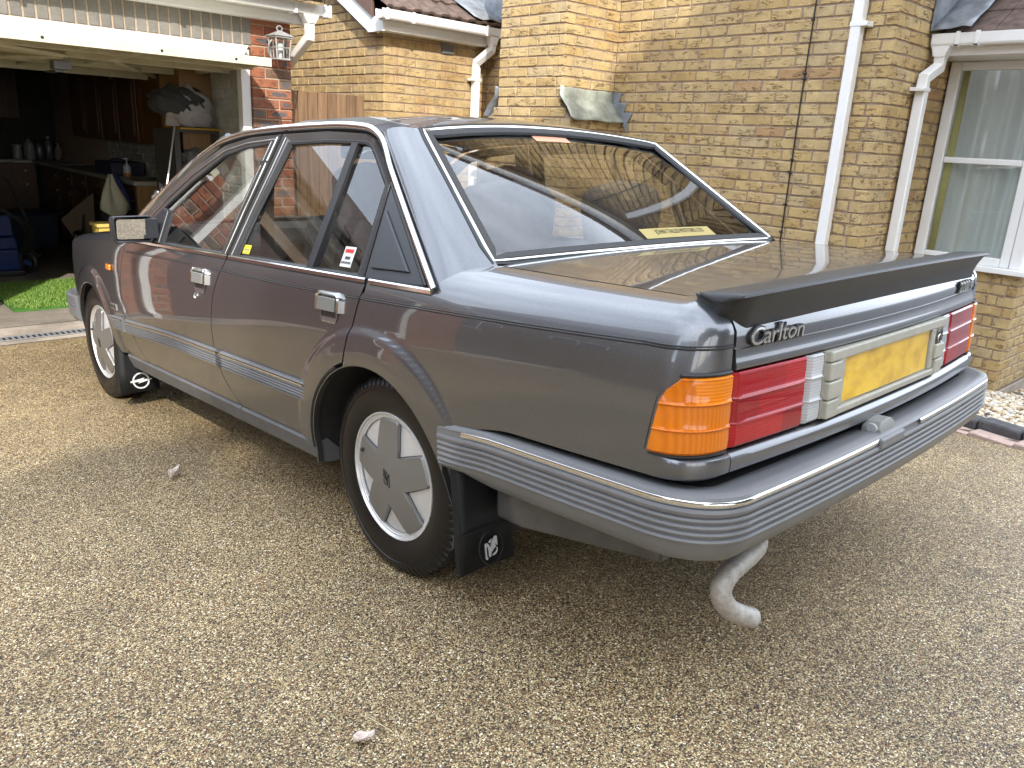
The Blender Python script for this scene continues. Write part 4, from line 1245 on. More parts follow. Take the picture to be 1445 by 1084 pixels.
# plate carrier
pc = empty('plate_carrier', parent=car)
def pcb(a, b, nm='carrier_block', bv=.004):
    o = MB().box((a[0], -a[1], a[2]), (b[0], -b[1], b[2])).build(nm, M['beige'], pc, smooth=0, bevel=bv); return o
pcb((-.360, 1.02, .634), (.360, 1.066, .793), 'carrier_back', .002)
pcb((-.358, 1.02, .7685), (.358, 1.080, .794), 'carrier_rail'); pcb((-.330, 1.02, .634), (.330, 1.078, .6525), 'carrier_rail')
for s in (-1, 1):
    for k in range(3):
        z0 = .635 + k * .0447
        if s > 0 and k == 2: continue
        pcb((s * .357, 1.02, z0), (s * (.292 if k == 1 else .300), 1.0805, z0 + .0425))
    pcb((s * .30, 1.02, .653), (s * .268, 1.074, .7675), 'carrier_side')
MB().lathe([(-1.0, .001), (-1.068, .001)], 8).v
kh = MB().lathe([(0.0, .0001), (0.0, .011), (.004, .0135), (.010, .0135), (.012, .017), (.0, .019)], 20, axis='x', M=Matrix.Translation((.322, -1.078, .7375)) @ Matrix.Rotation(R(-90), 4, 'Z') @ Matrix.Diagonal((-1, 1, 1, 1)))
kh.build('boot_lock', M['chrome'], pc)
MB().box((.318, -1.0795, .729), (.326, -1.077, .746)).build('key_slot', M['black'], pc, smooth=0)
MB().lathe([(0, .0001), (0, .024)], 20, M=Matrix.Translation((.328, -1.0763, .737)) @ Matrix.Rotation(R(-90), 4, 'Z') @ Matrix.Diagonal((1, .75, 1.1, 1))).build('lock_recess', M['black'], pc)
t = NT('yellow_number_plate')
ps = t('TexCoord').outputs['Object']
n = t('TexNoise', {'Vector': t('Mapping', {'Vector': ps, 'Scale': (14, 1, 20)}).outputs[0], 'Scale': 1.0, 'Detail': 3}).outputs['Fac']
M['plate'] = t.finish(t('BsdfPrincipled', {'Base Color': t.ramp(n, [(.33, (.60, .34, .012)), (.56, (.80, .50, .02)), (.7, (.82, .53, .03))]), 'Roughness': .35, 'Coat Weight': .5}).outputs[0])
npl = MB()
yp = lambda x: -1.0712 + .003 * (x / .26) ** 2
npl.grid([[(x, yp(x), z) for x in np.linspace(-.26, .26, 21)] for z in (.6575, .7685)]).grid([[(x, yp(x) + .004, z) for x in np.linspace(-.26, .26, 21)] for z in (.6575, .7685)])
npl.build('number_plate', M['plate'], pc, smooth=40)

# ---- text and emblems
def text(s, size, fn, mat, name, parent, depth=.003, shear=0.0, spacing=1.0, bold=0.0, fit=None):
    c = bpy.data.curves.new(name, 'FONT'); c.body = s; c.size = size; c.extrude = .5; c.shear = shear; c.space_character = spacing; c.offset = bold; c.resolution_u = 4
    o = bpy.data.objects.new(name, c)
    me = bpy.data.meshes.new_from_object(o)
    bpy.data.objects.remove(o); bpy.data.curves.remove(c)
    xs_ = [v.co.x for v in me.vertices]
    k = fit / (max(xs_) - min(xs_)) if fit else 1.0
    x0 = min(xs_)
    for v in me.vertices:
        v.co = fn((v.co.x - x0) * k, v.co.y, (v.co.z + .5) * depth)
    return link(name, me, mat, parent)
M['badge'] = simple('chrome_badge', (.50, .49, .455), .34, metal=.9)
tx = lambda x, z: -(ytail(x) - ffwd(z))
def badge(s, x0, z0, size, fit, nm):
    root = empty(nm, parent=car)
    f1 = lambda u, v, d: Vector((x0 + u, tx(x0 + u, z0 + v) - .001 - d, z0 + v))
    text(s, size, f1, M['black'], 'badge_backing', root, depth=.005, shear=.18, bold=.028 * size / .06 * .14, fit=fit + .004, spacing=.98)
    f2 = lambda u, v, d: Vector((x0 + .002 + u, tx(x0 + u, z0 + v) - .0055 - d, z0 + v))
    text(s, size, f2, M['badge'], 'badge_letters', root, depth=.0035, shear=.18, fit=fit, spacing=.98)
badge('Carlton', -.655, .8435, .050, .187, 'name_badge')
badge('2200 i', .485, .8475, .042, .135, 'engine_badge')
GRIF = [[(0, .97), (.16, 1), (.30, .88), (.46, .72), (.55, .52), (.64, .60), (.70, .73), (.86, .80), (1, .76), (1, .03), (.90, .0), (.80, .05), (.90, .12), (.88, .62), (.78, .60), (.72, .34), (.74, .10), (.60, .08), (.52, .28), (.30, .42), (.12, .50), (.24, .66), (.12, .60), (0, .50)],
        [(.02, .42), (.12, .40), (.10, .28), (.26, .20), (.44, .16), (.44, .10), (.2, .12), (.03, .24)],
        [(.42, .92), (.56, .88), (.68, .80), (.56, .74), (.50, .80)]]
def emblem(polys, fn, mat, parent, d0, d1, name='emblem'):
    mb = MB()
    for p in polys: mb.prism(p, d0, d1, fn)
    return mb.build(name, mat, parent, smooth=0)

# ---- spoiler
def spoiler():
    prof = [(-.925, .9315), (-.932, .9385), (-.965, .9445), (-1.015, .9500), (-1.046, .9530), (-1.056, .9505), (-1.0575, .9455), (-1.050, .935), (-1.040, .918), (-1.0335, .900), (-1.031, .880), (-1.029, .873), (-1.020, .8715), (-1.005, .875), (-.99, .91)]
    rows = []
    for x in list(np.linspace(-.714, -.655, 9)) + list(np.linspace(-.63, .63, 31)) + list(np.linspace(.655, .714, 9)):
        a = abs(x)
        bow = .030 * (1 - (x / .72) ** 2)
        e = sstep(.655, .722, a)
        r = []
        for i, (y, z) in enumerate(prof):
            yy, zz = y - bow, z + .012 * (1 - (x / .72) ** 2)
            if i > 6:                      # the lower edge tucks up and forward towards the ends
                k = (i - 6) / 8
                yy += e * .05 * k; zz += e * .035 * k
            if i < 4: yy -= e * (.034 - .009 * i); zz += e * (.012 - .003 * i)
            xx = x - math.copysign(max(0, a - .69) * .30 * max(0, (i - 5) / 9), x)
            r.append((xx, yy, zz))
        rows.append(r)
    mb = MB().grid(rows, closeu=True)
    for row, sg in ((rows[0], -1), (rows[-1], 1)):
        cy_, cz_ = np.mean([p[1] for p in row]), np.mean([p[2] for p in row])
        ex_ = []
        for k, dx in ((.90, .004), (.62, .008), (.2, .0095)):
            ex_.append([(p[0] + sg * dx, cy_ + (p[1] - cy_) * k, cz_ + (p[2] - cz_) * k) for p in row])
        if sg < 0: rows = ex_[::-1] + rows
        else: rows = rows + ex_
    mb = MB().grid(rows, closeu=True)
    n = len(prof)
    mb.add(rows[0], [tuple(range(n))]); mb.add(rows[-1], [tuple(range(n))[::-1]])
    return cb_(mb, 'spoiler', M['spoiler'], smooth=48)
spoiler()

# ---- rear bumper
def bumper_path(X, yb, y_front, n=20, rc=.16):
    """half plan: from the wheel arch back round to the centre of the tail"""
    pts = [(-X(y), y) for y in np.linspace(y_front, -.90, 14)]
    cx, cy = -X(-.90) + .16, -.90
    for i in range(1, n + 1):
        a = i / n * math.pi / 2
        e = 2 / 2.35
        pts.append((cx - .16 * math.cos(a) ** e, cy - (yb(cx) + cy) * math.sin(a) ** e if False else cy + (-yb(cx) - cy) * math.sin(a) ** e))
    pts += [(x, -yb(x)) for x in np.linspace(cx, 0, 14)[1:]]
    return pts
def bumper():
    Xf = lambda y: .862 - .55 * taper(y)
    ybk = lambda x: 1.128 - .018 * (abs(x) / .66) ** 2.2
    base = bumper_path(Xf, ybk, -.292)
    full = base + [(-x, y) for x, y in base[-2::-1]]
    nP = len(full)
    # section: (outward offset, z)
    sec = [(-.075, .548), (-.070, .553), (-.02, .566), (-.008, .5665), (-.002, .563), (.000, .557), (-.004, .5545), (-.004, .548), (.001, .546)]
    sec = [(-.085, .540), (-.080, .556), (-.030, .5655), (-.012, .566), (-.003, .5625), (.000, .556)]
    z = .556
    sec += [(-.0045, .5555), (-.0045, .5385), (.0015, .5375), (.0035, .531), (.0015, .524)]
    zz = .524
    for k in range(4):
        sec += [(-.0045, zz - .0015), (-.0045, zz - .0050), (.0005, zz - .0065), (.0020, zz - .0105), (.0005, zz - .0145)]
        zz -= .0150
    sec += [(-.004, zz - .002), (-.005, zz - .006), (-.010, .447), (-.019, .424), (-.028, .416), (-.055, .418)]
    rows = []
    P = np.array(full)
    T = np.gradient(P, axis=0); T /= np.linalg.norm(T, axis=1)[:, None]
    N = np.stack([T[:, 1], -T[:, 0]], 1)
    if N[0][0] > 0: N = -N
    for o_, z_ in sec:
        en = lambda i: min(max((min(i, nP - 1 - i) - .5) / 1.2, 0), 1)
        of = lambda i: o_ if not (-.0055 < o_ < -.004 and z_ > .45) else o_ * en(i)
        rows.append([(P[i][0] + N[i][0] * of(i), P[i][1] + N[i][1] * of(i), z_ - .014 * sstep(-.5, -.29, P[i][1]) * (1 if z_ > .43 else -1)) for i in range(nP)])
    b = cb_(MB().grid(rows), 'rear_bumper', M['bumper'], smooth=30)
    # end caps by the wheel arches
    for idx in (0, nP - 1):
        c = [r[idx] for r in rows]
        cin = [(math.copysign(.78, p[0]), p[1] + .003, p[2]) for p in c]
        MB().grid([c, cin]).build('bumper_end', M['bumper'], b, smooth=0)
    # bright strip, broken by the plate lamp
    def strip(i0, i1):
        rr = []
        for i in range(i0, i1):
            zc = .5475 - .014 * sstep(-.5, -.29, P[i][1])
            r = []
            for a in np.linspace(-1.25, 1.25, 9):
                r.append((P[i][0] + N[i][0] * (.0042 * math.cos(a) - .0040), P[i][1] + N[i][1] * (.0062 * math.cos(a) - .0042), zc + .0086 * math.sin(a)))
            rr.append(r)
        MB().grid(rr).build('bright_strip', M['chrome'], b, smooth=60)
    mid = nP // 2
    strip(2, mid - 1); strip(mid + 2, nP - 2)
    # black sheet that paints the shade in the slot between body and bumper
    rr = []
    for i in range(4, nP - 4):
        rr.append([(P[i][0] - N[i][0] * .078, P[i][1] - N[i][1] * .078, .5545), (P[i][0] - N[i][0] * .15, P[i][1] - N[i][1] * .15, .552)])
    cb_(MB().grid(rr), 'bumper_gap_shade', M['dark'], smooth=0)
    # plate lamp pod
    pod = empty('plate_lamp', parent=b)
    pr = [(-.052, .552), (-.050, .574), (-.036, .5875), (.0, .592), (.022, .590), (.036, .580), (.042, .552)]
    MB().prism(pr, -1.123, -1.072, lambda u, v, d: (u - .085, d + .35 * max(v - .567, 0) * (1 if d < -1.1 else 0), v)).build('lamp_pod', simple('grey_lamp_pod', (.20, .205, .195), .5), pod, smooth=30, bevel=.004)
    MB().box((-.155, -1.1355, .528), (-.015, -1.12, .556)).build('pod_base', M['bumper'], pod, smooth=0, bevel=.005)
    MB().lathe([(-.1378, .001), (-.1378, .012), (-.134, .0145)], 14, M=Matrix.Translation((0, -1.098, .572))).build('pod_lens', M['clear'], pod)
    return b
bumper()
fbm = MB()
fpath = [(-.835, 2.99), (-.832, 3.10), (-.815, 3.22), (-.77, 3.33), (-.66, 3.42), (-.4, 3.475), (0, 3.50), (.4, 3.475), (.66, 3.42), (.77, 3.33), (.815, 3.22), (.832, 3.10), (.835, 2.99)]
fbm.tube([(x, y, .445) for x, y in smoothline(fpath, 50)], 1.0, sec=[(-a, b) for a, b in [(-.06, .060), (-.03, .068), (-.012, .074), (.0, .066), (.0, .05), (-.005, .047), (.0, .044), (.0, .030), (-.005, .027), (.0, .024), (.0, .012), (-.005, .009), (.0, .006), (-.004, -.05), (-.02, -.072), (-.04, -.07)]], up=(0, 0, 1))
cb_(fbm, 'front_bumper', M['bumper'], smooth=30)
# ---- greenhouse sides: everything lies on the leaning side plane
def gp(y, z, off=0.0): return (gx(z, off), y, z)
def band(outer, inner, o0, o1, mb=None, depth=.012, closed=False):
    """flat frame between two matching outlines"""
    mb = mb or MB()
    A = [gp(y, z, o0) for y, z in outer]; B = [gp(y, z, o1) for y, z in inner]
    Ai = [gp(y, z, o0 - depth) for y, z in outer]; Bi = [gp(y, z, o1 - depth) for y, z in inner]
    mb.grid([Ai, A, B, Bi], closeu=closed)
    return mb
def rs(pts, n): return [tuple(p) for p in polyline(pts, n)]
def front_frame():
    fo = [(2.03, .875), (1.99, .945), (1.955, .985), (1.80, 1.085), (1.59, 1.200), (1.343, 1.286), (1.143, 1.309), (.905, 1.313)]
    fi = [(1.905, .888), (1.895, .935), (1.862, .968), (1.742, 1.045), (1.560, 1.147), (1.338, 1.247), (1.165, 1.273), (.982, 1.283)]
    mb = band(rs(fo, 40), rs(fi, 40), .004, -.004)
    bo = [(.900, 1.313), (.925, 1.20), (.968, 1.03), (1.001, .878)]
    bi = [(.982, 1.283), (1.003, 1.20), (1.042, 1.03), (1.062, .884)]
    band(rs(bo, 20), rs(bi, 20), .004, -.004, mb)
    fr = mb.build('window_frame', M['frame'], front_door_l, smooth=30)
    # bright and black lines of the door pillar
    for k, m_, w in ((.10, M['rubber'], .004), (.30, M['chrome'], .0028), (.62, M['rubber'], .005), (.80, M['chrome'], .0022)):
        MB().tube([gp(lerp(a[0], b[0], k), lerp(a[1], b[1], k), lerp(.006, -.001, k)) for a, b in zip(rs(bo, 12), rs(bi, 12))], w, n=6).build('frame_line', m_, fr)
    MB().tube([gp(lerp(a[0], b[0], .55), lerp(a[1], b[1], .55), .001) for a, b in zip(rs(fo, 40), rs(fi, 40))], .0035, n=6).build('frame_line', M['chrome_dull'], fr)
    MB().tube([gp(y, z, -.008) for y, z in rs(fi, 40)] + [gp(y, z, -.008) for y, z in rs(bi, 20)[1:]], .007, n=6).build('seal', M['rubber'], front_door_l)
    poly = [(1.905, .885), (1.895, .935), (1.862, .968), (1.742, 1.045), (1.560, 1.147), (1.338, 1.247), (1.165, 1.273), (.982, 1.283), (1.003, 1.20), (1.042, 1.03), (1.062, .882)]
    MB().add([gp(y, z, -.012) for y, z in poly], [tuple(range(len(poly)))]).build('window', M['glass'], front_door_l, smooth=0)
    return None
M['frame'] = simple('grey_window_frame', (.075, .073, .075), .33, metal=.5, coat=.6)
M['chrome_dull'] = simple('dull_bright_trim', (.42, .42, .42), .3, metal=1.0)
front_door_l = [o for o in front_door if o.data.vertices[0].co.x < 0][0]; front_door_r = [o for o in front_door if o is not front_door_l][0]
rear_door_l = [o for o in rear_door if o.data.vertices[0].co.x < 0][0]; rear_door_r = [o for o in rear_door if o is not rear_door_l][0]

def rear_frame():
    fo = [(.882, 1.313), (.583, 1.312), (.345, 1.296), (.285, 1.276), (.215, 1.225), (.121, 1.150)]
    fi = [(.812, 1.277), (.583, 1.279), (.335, 1.268), (.292, 1.254), (.240, 1.215), (.146, 1.140)]
    mb = band(rs(fo, 36), rs(fi, 36), .004, -.004)
    band(rs([(.121, 1.150), (.096, .878)], 4), rs([(.146, 1.140), (.132, .884)], 4), .004, -.004, mb)
    bo = [(.884, 1.313), (.908, 1.20), (.952, 1.03), (.986, .878)]
    bi = [(.812, 1.277), (.838, 1.20), (.893, 1.03), (.929, .884)]
    band(rs(bo, 20), rs(bi, 20), .004, -.004, mb)
    fr = mb.build('window_frame', M['frame'], rear_door_l, smooth=30)
    for k, m_, w in ((.14, M['rubber'], .004), (.34, M['chrome_dull'], .0028), (.8, M['rubber'], .006)):
        MB().tube([gp(lerp(a[0], b[0], k), lerp(a[1], b[1], k), lerp(.006, -.001, k)) for a, b in zip(rs(bo, 12), rs(bi, 12))], w, n=6).build('frame_line', m_, fr)
    MB().tube([gp(y, z, -.006) for y, z in rs(bi, 14)[::-1]] + [gp(y, z, -.006) for y, z in rs(fi, 36)[1:]] + [gp(.132, .884, -.006)], .008, n=6).build('seal', M['rubber'], rear_door_l)
    # black upright between the panes
    band(rs([(.414, 1.277), (.432, .884)], 3), rs([(.376, 1.275), (.394, .884)], 3), .001, .001).build('pane_divider', M['rubber'], rear_door_l, smooth=0)
    p1 = [(.929, .882), (.893, 1.03), (.838, 1.20), (.812, 1.277), (.583, 1.279), (.410, 1.275), (.420, .882)]
    p2 = [(.404, .882), (.386, 1.274), (.335, 1.268), (.292, 1.254), (.240, 1.215), (.146, 1.140), (.132, .882)]
    for p in (p1, p2): MB().add([gp(y, z, -.012) for y, z in p], [tuple(range(len(p)))]).build('window', M['glass'], rear_door_l, smooth=0)
front_frame(); rear_frame()
def stickers():
    ys_ = MB().add([gp(.915, .897, -.0105), gp(.862, .897, -.0105), gp(.862, .927, -.0105), gp(.915, .927, -.0105)], [(0, 1, 2, 3)]).build('yellow_sticker', simple('yellow_sticker', (.62, .55, .03), .5), rear_door_l, smooth=0)
    MB().add([gp(.907, .908, -.0095), gp(.870, .908, -.0095), gp(.870, .915, -.0095), gp(.907, .915, -.0095)], [(0, 1, 2, 3)]).add([gp(.907, .900, -.0095), gp(.870, .900, -.0095), gp(.870, .903, -.0095), gp(.907, .903, -.0095)], [(0, 1, 2, 3)]).build('print', simple('sticker_print', (.25, .23, .12), .6), ys_, smooth=0)
    a = lambda u, v, o=-.0105: gp(.262 - u * .060, .904 + v * .058, o)
    ws = MB().add([a(0, 0), a(1, 0), a(1, 1), a(0, 1)], [(0, 1, 2, 3)]).build('warning_sticker', simple('white_sticker', (.66, .66, .60), .5), rear_door_l, smooth=0)
    MB().add([a(.12, .70, -.0095), a(.86, .70, -.0095), a(.86, .88, -.0095), a(.12, .88, -.0095)], [(0, 1, 2, 3)]).build('red_print', simple('sticker_red', (.55, .02, .015), .5), ws, smooth=0)
    k = MB().add([a(.28, .38, -.0095), a(.74, .38, -.0095), a(.74, .52, -.0095), a(.28, .52, -.0095)], [(0, 1, 2, 3)])
    for i in range(6): k.add([a(.07 + i * .145, .16, -.0095), a(.17 + i * .145, .16, -.0095), a(.17 + i * .145, .27, -.0095), a(.07 + i * .145, .27, -.0095)], [(0, 1, 2, 3)])
    k.build('dark_print', simple('sticker_dark', (.05, .05, .05), .5), ws, smooth=0)
def left_sides():
    root = empty('side_trim', parent=car)
    dl = [p for p in smoothline([gp(y, z, .006) for y, z in DRIP[:9]] + [(-.632, .262, 1.287)] + [gp(y, z, .008) for y, z in DRIP[10:]], 90)]
    MB().tube(dl, 1.0, sec=[(-.011, 0), (-.011, .004), (-.004, .0085), (.004, .0085), (.010, .003), (.011, -.002)], up=(-1, 0, .3)).build('drip_rail', M['chrome'], root, smooth=50)
    MB().tube([(p[0] + .010, p[1] - .002, p[2] - .012) for p in dl[:68]], .007, n=6).build('drip_gutter', M['rubber'], root)
    MB().tube([(p[0] + .006, p[1] + .014, p[2] - .012) for p in dl[66:]], .006, n=6).build('drip_gutter', M['rubber'], root)
    # black triangle panel ahead of the rear pillar
    T = [(.118, 1.148), (.094, .884), (-.190, .890)]
    tp = MB().prism(T, -.006, .002, lambda y, z, d: gp(y, z, d)).build('quarter_trim', M['tri'], root, smooth=0, bevel=.002)
    Ti = [(.096, 1.075), (.076, .915), (-.108, .918)]
    MB().prism(Ti, .002, .010, lambda y, z, d: gp(y, z, d)).build('trim_insert', M['tri'], tp, smooth=0, bevel=.006)
    MB().tube([gp(.118 - .31 * k, 1.148 - .258 * k, .003) for k in np.linspace(0, 1, 6)], .006, n=6).build('trim_edge', M['rubber'], tp)
    # waist moulding
    for y0, y1, m_ in ((2.05, .992, 'waist_strip'), (.978, .082, 'waist_strip'), (.062, -.225, 'waist_strip')):
        MB().tube([(-(hw(y, .878) + .001), y, .878 + .0) for y in np.linspace(y0, y1, 8)], 1.0, sec=[(-.011, -.004), (-.011, .0), (-.004, .006), (.005, .004), (.0095, -.004)], up=(-1, 0, .25)).build('waist_strip', M['chrome'], root, smooth=40)
        MB().grid([[(-(hw(y, .868) - .001), y, .868) for y in (y0, y1)], [(-(hw(y, .868) - .003), y, .889) for y in (y0, y1)], [(-(hw(y, .868) - .045), y, .893) for y in (y0, y1)]]).build('waist_seal', M['rubber'], root, smooth=0)
    # coach line
    cz = pchip([-1.1, -.9, -.5, 0, .5, 1.25, 2.1, 2.6, 3.2], [.853, .848, .840, .832, .826, .832, .828, .812, .778])
    def line(a, b, n=30): 
        for dz_, w in ((.0028, .0016), (-.0028, .0024)):
            MB().tube([(-(hw(y, cz(y) + dz_) + .0004), y, cz(y) + dz_) for y in np.linspace(a, b, n)], w, n=5, caps=False).build('coach_line', M['rubber'], root)
    line(.09, -.895); line(.99, .34, 20); line(.165, .10, 6); line(2.06, 1.31, 16); line(1.11, .995, 5)
    X = hw(-.90, .848)
    for dz_, w in ((.0028, .0016), (-.0028, .0024)):
        MB().tube([(p[0] - .0004, p[1] - .0004, .848 + dz_ + .001 * (i / 30)) for i, p in enumerate([(-X, -.892, .848)] + corner(X, .848, 30))], w, n=5, caps=False).build('coach_line', M['rubber'], root)
    return root
M['tri'] = simple('black_trim_panel', (.028, .031, .036), .4)
both(left_sides)

# ---- door furniture: mouldings, handles, sills, mirrors
def moulding(parent, y0, y1, nm):
    sec = [(0, .524), (.010, .523), (.0135, .519), (.0135, .5165), (.009, .515), (.009, .5065), (.0135, .505)]
    zz = .505
    for k in range(4):
        sec += [(.0140, zz - .0035), (.012, zz - .0065), (.0085, zz - .0078), (.0085, zz - .0092)]
        zz -= .0101
    sec += [(.0135, zz - .001), (.012, .4575), (.008, .455), (0, .4545)]
    ysn = np.linspace(y0, y1, 40)
    dz_ = lambda y: -.024 * sstep(1.4, 2.4, y)
    rows = [[(-(hw(y, z + dz_(y)) + o), y, z + dz_(y)) for y in ysn] for o, z in sec]
    ob = MB().grid(rows).build(nm, M['bumper'], parent, smooth=25)
    for e in (0, -1):
        c = [r[e] for r in rows]
        MB().add(c, [tuple(range(len(c)))]).build('moulding_end', M['bumper'], ob, smooth=0)
    MB().grid([[(-(hw(y, z + dz_(y)) + o), y, z + dz_(y)) for y in np.linspace(y0 + (.012 if y1 > y0 else -.012), y1 - .012, 30)] for o, z in ((.008, .5158), (.0135, .5135), (.0135, .508), (.008, .5058))]).build('bright_strip', M['chrome'], ob, smooth=60)
    return ob
def handle(parent, yc, zc):
    root = empty('door_handle', parent=parent)
    X = hw(yc, zc)
    f = lambda y, z, o: (-(hw(y, z) + o), y, z)
    w = .061
    fr = MB()
    pth = [(yc + w, zc - .026), (yc + w, zc + .018), (yc + w - .010, zc + .027), (yc - w + .010, zc + .027), (yc - w, zc + .018), (yc - w, zc - .026)]
    fr.tube([f(y, z, .005) for y, z in rs(pth, 30)], 1.0, sec=[(-.006, -.006), (-.006, .006), (.0, .010), (.006, .006), (.006, -.006)], up=(-1, 0, 0))
    fr.build('handle_bezel', M['chrome'], root, smooth=40)
    pl = MB().prism([(yc + w - .012, zc - .024), (yc + w - .012, zc + .016), (yc - w + .016, zc + .016), (yc - w + .012, zc + .012), (yc - w + .012, zc - .024)], .0, .016, lambda y, z, d: f(y, z, d))
    pl.build('handle_flap', simple('grey_handle', (.21, .215, .195), .42, metal=.2), root, smooth=0, bevel=.004)
    # recess below
    cup = []
    for k in range(7):
        a = k / 6
        z = zc - .026 - .036 * math.sin(a * math.pi / 2)
        cup.append([f(yc + (w - .006 - .02 * a) * u, z, .0012 + .0015 * (1 - a)) for u in np.linspace(-1, 1, 14)])
    MB().grid(cup).build('handle_scoop', simple('scoop_paint', (.33, .33, .335), .18, metal=.8), root, smooth=60)
    MB().grid([[f(yc + (w - .02) * u, z, .0035) for u in np.linspace(-1, 1, 8)] for z in (zc - .026, zc - .043)]).build('handle_shadow_gap', M['black'], root, smooth=0)
def mirror():
    root = empty('door_mirror', parent=front_door_l)
    mb = MB()
    sec = lambda s: [(.86 * a * s, .86 * b * s) for a, b in [(-.096, -.058), (-.088, -.066), (.088, -.066), (.096, -.058), (.096, .050), (.086, .064), (-.086, .064), (-.096, .052)]]
    cx, cy, cz_ = -.905, 1.70, .948
    rows = []
    for dy, s in ((-.006, .93), (0.0, .985), (.010, 1.0), (.05, .97), (.085, .84), (.105, .6)):
        rows.append([(cx + u, cy + dy + .10 * u, cz_ + v) for u, v in sec(s)])
    mb.grid(rows, closeu=True); mb.add(rows[-1], [tuple(range(8))])
    fr0 = [(cx + u, cy - .006 + .10 * u, cz_ + v) for u, v in sec(.93)]
    fr1 = [(cx + u - .004, cy + .012 + .10 * u, cz_ + v - .002) for u, v in sec(.80)]
    mb.grid([fr0, fr1], closeu=True)
    mb.build('mirror_housing', M['black_m'], root, smooth=40, bevel=.002)
    u0, u1, v0, v1 = -.060, .048, -.042, .040
    q = [(cx + u, cy + .006 - .22 * u - .16 * v, cz_ + v) for u, v in ((u0, v0 + .006), (u0 + .006, v0), (u1, v0), (u1, v1), (u0 + .006, v1), (u0, v1 - .006))]
    MB().add(q, [tuple(range(6))]).build('mirror_face', M['mirror'], root, smooth=0)
    MB().add([(cx + u, cy + .032 + .10 * u, cz_ + v) for u, v in ((-.070, -.048), (.070, -.048), (.070, .046), (-.070, .046))], [(0, 1, 2, 3)]).build('mirror_back', M['black_m'], root, smooth=0)
    MB().box((-.865, 1.70, .905), (-.80, 1.80, .99)).prism([(1.68, .886), (1.90, .886), (1.87, .965), (1.76, 1.03), (1.70, 1.02)], -.02, .006, lambda y, z, d: gp(y, z, d)).build('mirror_base', M['black_m'], root, smooth=0, bevel=.004)
M['black_m'] = simple('black_mirror_plastic', (.020, .021, .025), .40, spec=.35)
def door_parts():
    moulding(front_door_l, .985 + .055, 2.115, 'side_moulding'); moulding(rear_door_l, .405, 1.105 - .015, 'side_moulding')
    handle(rear_door_l, .252, .800); handle(front_door_l, 1.205, .790)
    MB().lathe([(0, .0001), (-.0, .013), (-.004, .0125), (-.006, .009), (-.003, .008), (-.003, .0001)], 16, M=Matrix.Translation(bp(1.245, .712, 0))).build('door_lock', M['chrome'], front_door_l)
    mirror(); stickers()
door_parts()
for src, dst in ((front_door_l, front_door_r), (rear_door_l, rear_door_r)):
    for ch in list(src.children):
        if 'sticker' not in ch.name: mirror_tree(ch, dst)
front_door_l.name = 'front_door'; rear_door_l.name = 'rear_door'
def wing_bits():
    fw = FWl
    root = empty('wing_trim', parent=car)
    moulding(root, 2.165, 2.385, 'side_moulding')
    o = MB().prism([(2.262, .722), (2.322, .724), (2.322, .752), (2.262, .750)], .0, .012, lambda y, z, d: (-(hw(y, z) + d), y, z)).build('side_repeater', simple('amber_repeater', (.75, .22, .01), .2, coat=1), root, smooth=0, bevel=.006)
    b = MB().prism([(2.235, .530), (2.330, .533), (2.325, .562), (2.240, .560)], .0, .004, lambda y, z, d: (-(hw(y, z) + d), y, z)).build('wing_badge', M['badge'], root, smooth=0, bevel=.001)
    MB().prism([(2.243, .536), (2.280, .537), (2.278, .556), (2.246, .556)], .004, .0045, lambda y, z, d: (-(hw(y, z) + d), y, z)).prism([(2.288, .537), (2.320, .538), (2.318, .557), (2.291, .556)], .004, .0045, lambda y, z, d: (-(hw(y, z) + d), y, z)).build('badge_inlay', M['black'], b, smooth=0)
    # sills
    for y0, y1 in ((.398, .968), (.974, 2.235)):
        rows = []
        for x, z in ((-.79, .322), (-.816, .316), (-.823, .306), (-.815, .268), (-.800, .243), (-.78, .238), (-.70, .238)):
            rows.append([(x + .75 * taper(y) - .004 * math.sin(z * 90), y, z) for y in np.linspace(y0, y1, 8)])
        s_ = MB().grid(rows)
        for e in (0, -1): s_.add([r[e] for r in rows], [tuple(range(7))])
        s_.build('sill_cover', M['sill'], root, smooth=30)
    # lip of each arch and its liner
    for (yc, zc, r), a0, a1, depth in ((RA, -6, 196, .20), (FA, -10, 190, .20)):
        lip, lin = [], []
        for a in np.linspace(R(a0), R(a1), 60):
            y, z = yc + r * math.cos(a), zc + r * math.sin(a)
            x = -(hw(y, max(z, .30)) + flare(y, z))
            y2, z2 = yc + (r - .004) * math.cos(a), zc + (r - .004) * math.sin(a)
            y3, z3 = yc + (r + .012) * math.cos(a), zc + (r + .012) * math.sin(a)
            lip.append([(x + .0005, y, z), (x + .002, y2, z2), (x + .022, y2, z2), (x + .030, y3, z3)])
            lin.append([(x + .024, y3, z3), (x + .12, yc + (r + .02) * math.cos(a), zc + (r + .02) * math.sin(a)), (-.60, yc + (r + .02) * math.cos(a), zc + (r + .02) * math.sin(a)), (-.60, yc, zc)])
        MB().grid(lip).build('arch_lip', M['paint'], root, smooth=50)
        MB().grid(lin).build('arch_liner', simple('underseal', (.02, .02, .02), .9, noise=.3, nscale=30, bump=.6, bscale=80), root, smooth=0)
    # rubber edge along the door side of the rear arch
    pth = []
    for a in np.linspace(R(3), R(64), 24):
        y, z = RA[0] + (RA[2] + .006) * math.cos(a), RA[1] + (RA[2] + .006) * math.sin(a)
        pth.append((-(hw(y, z) + flare(y, z) - .001), y, z))
    MB().tube(pth, .0055, n=6).build('arch_seal', M['rubber'], root)
    return root
both(wing_bits)

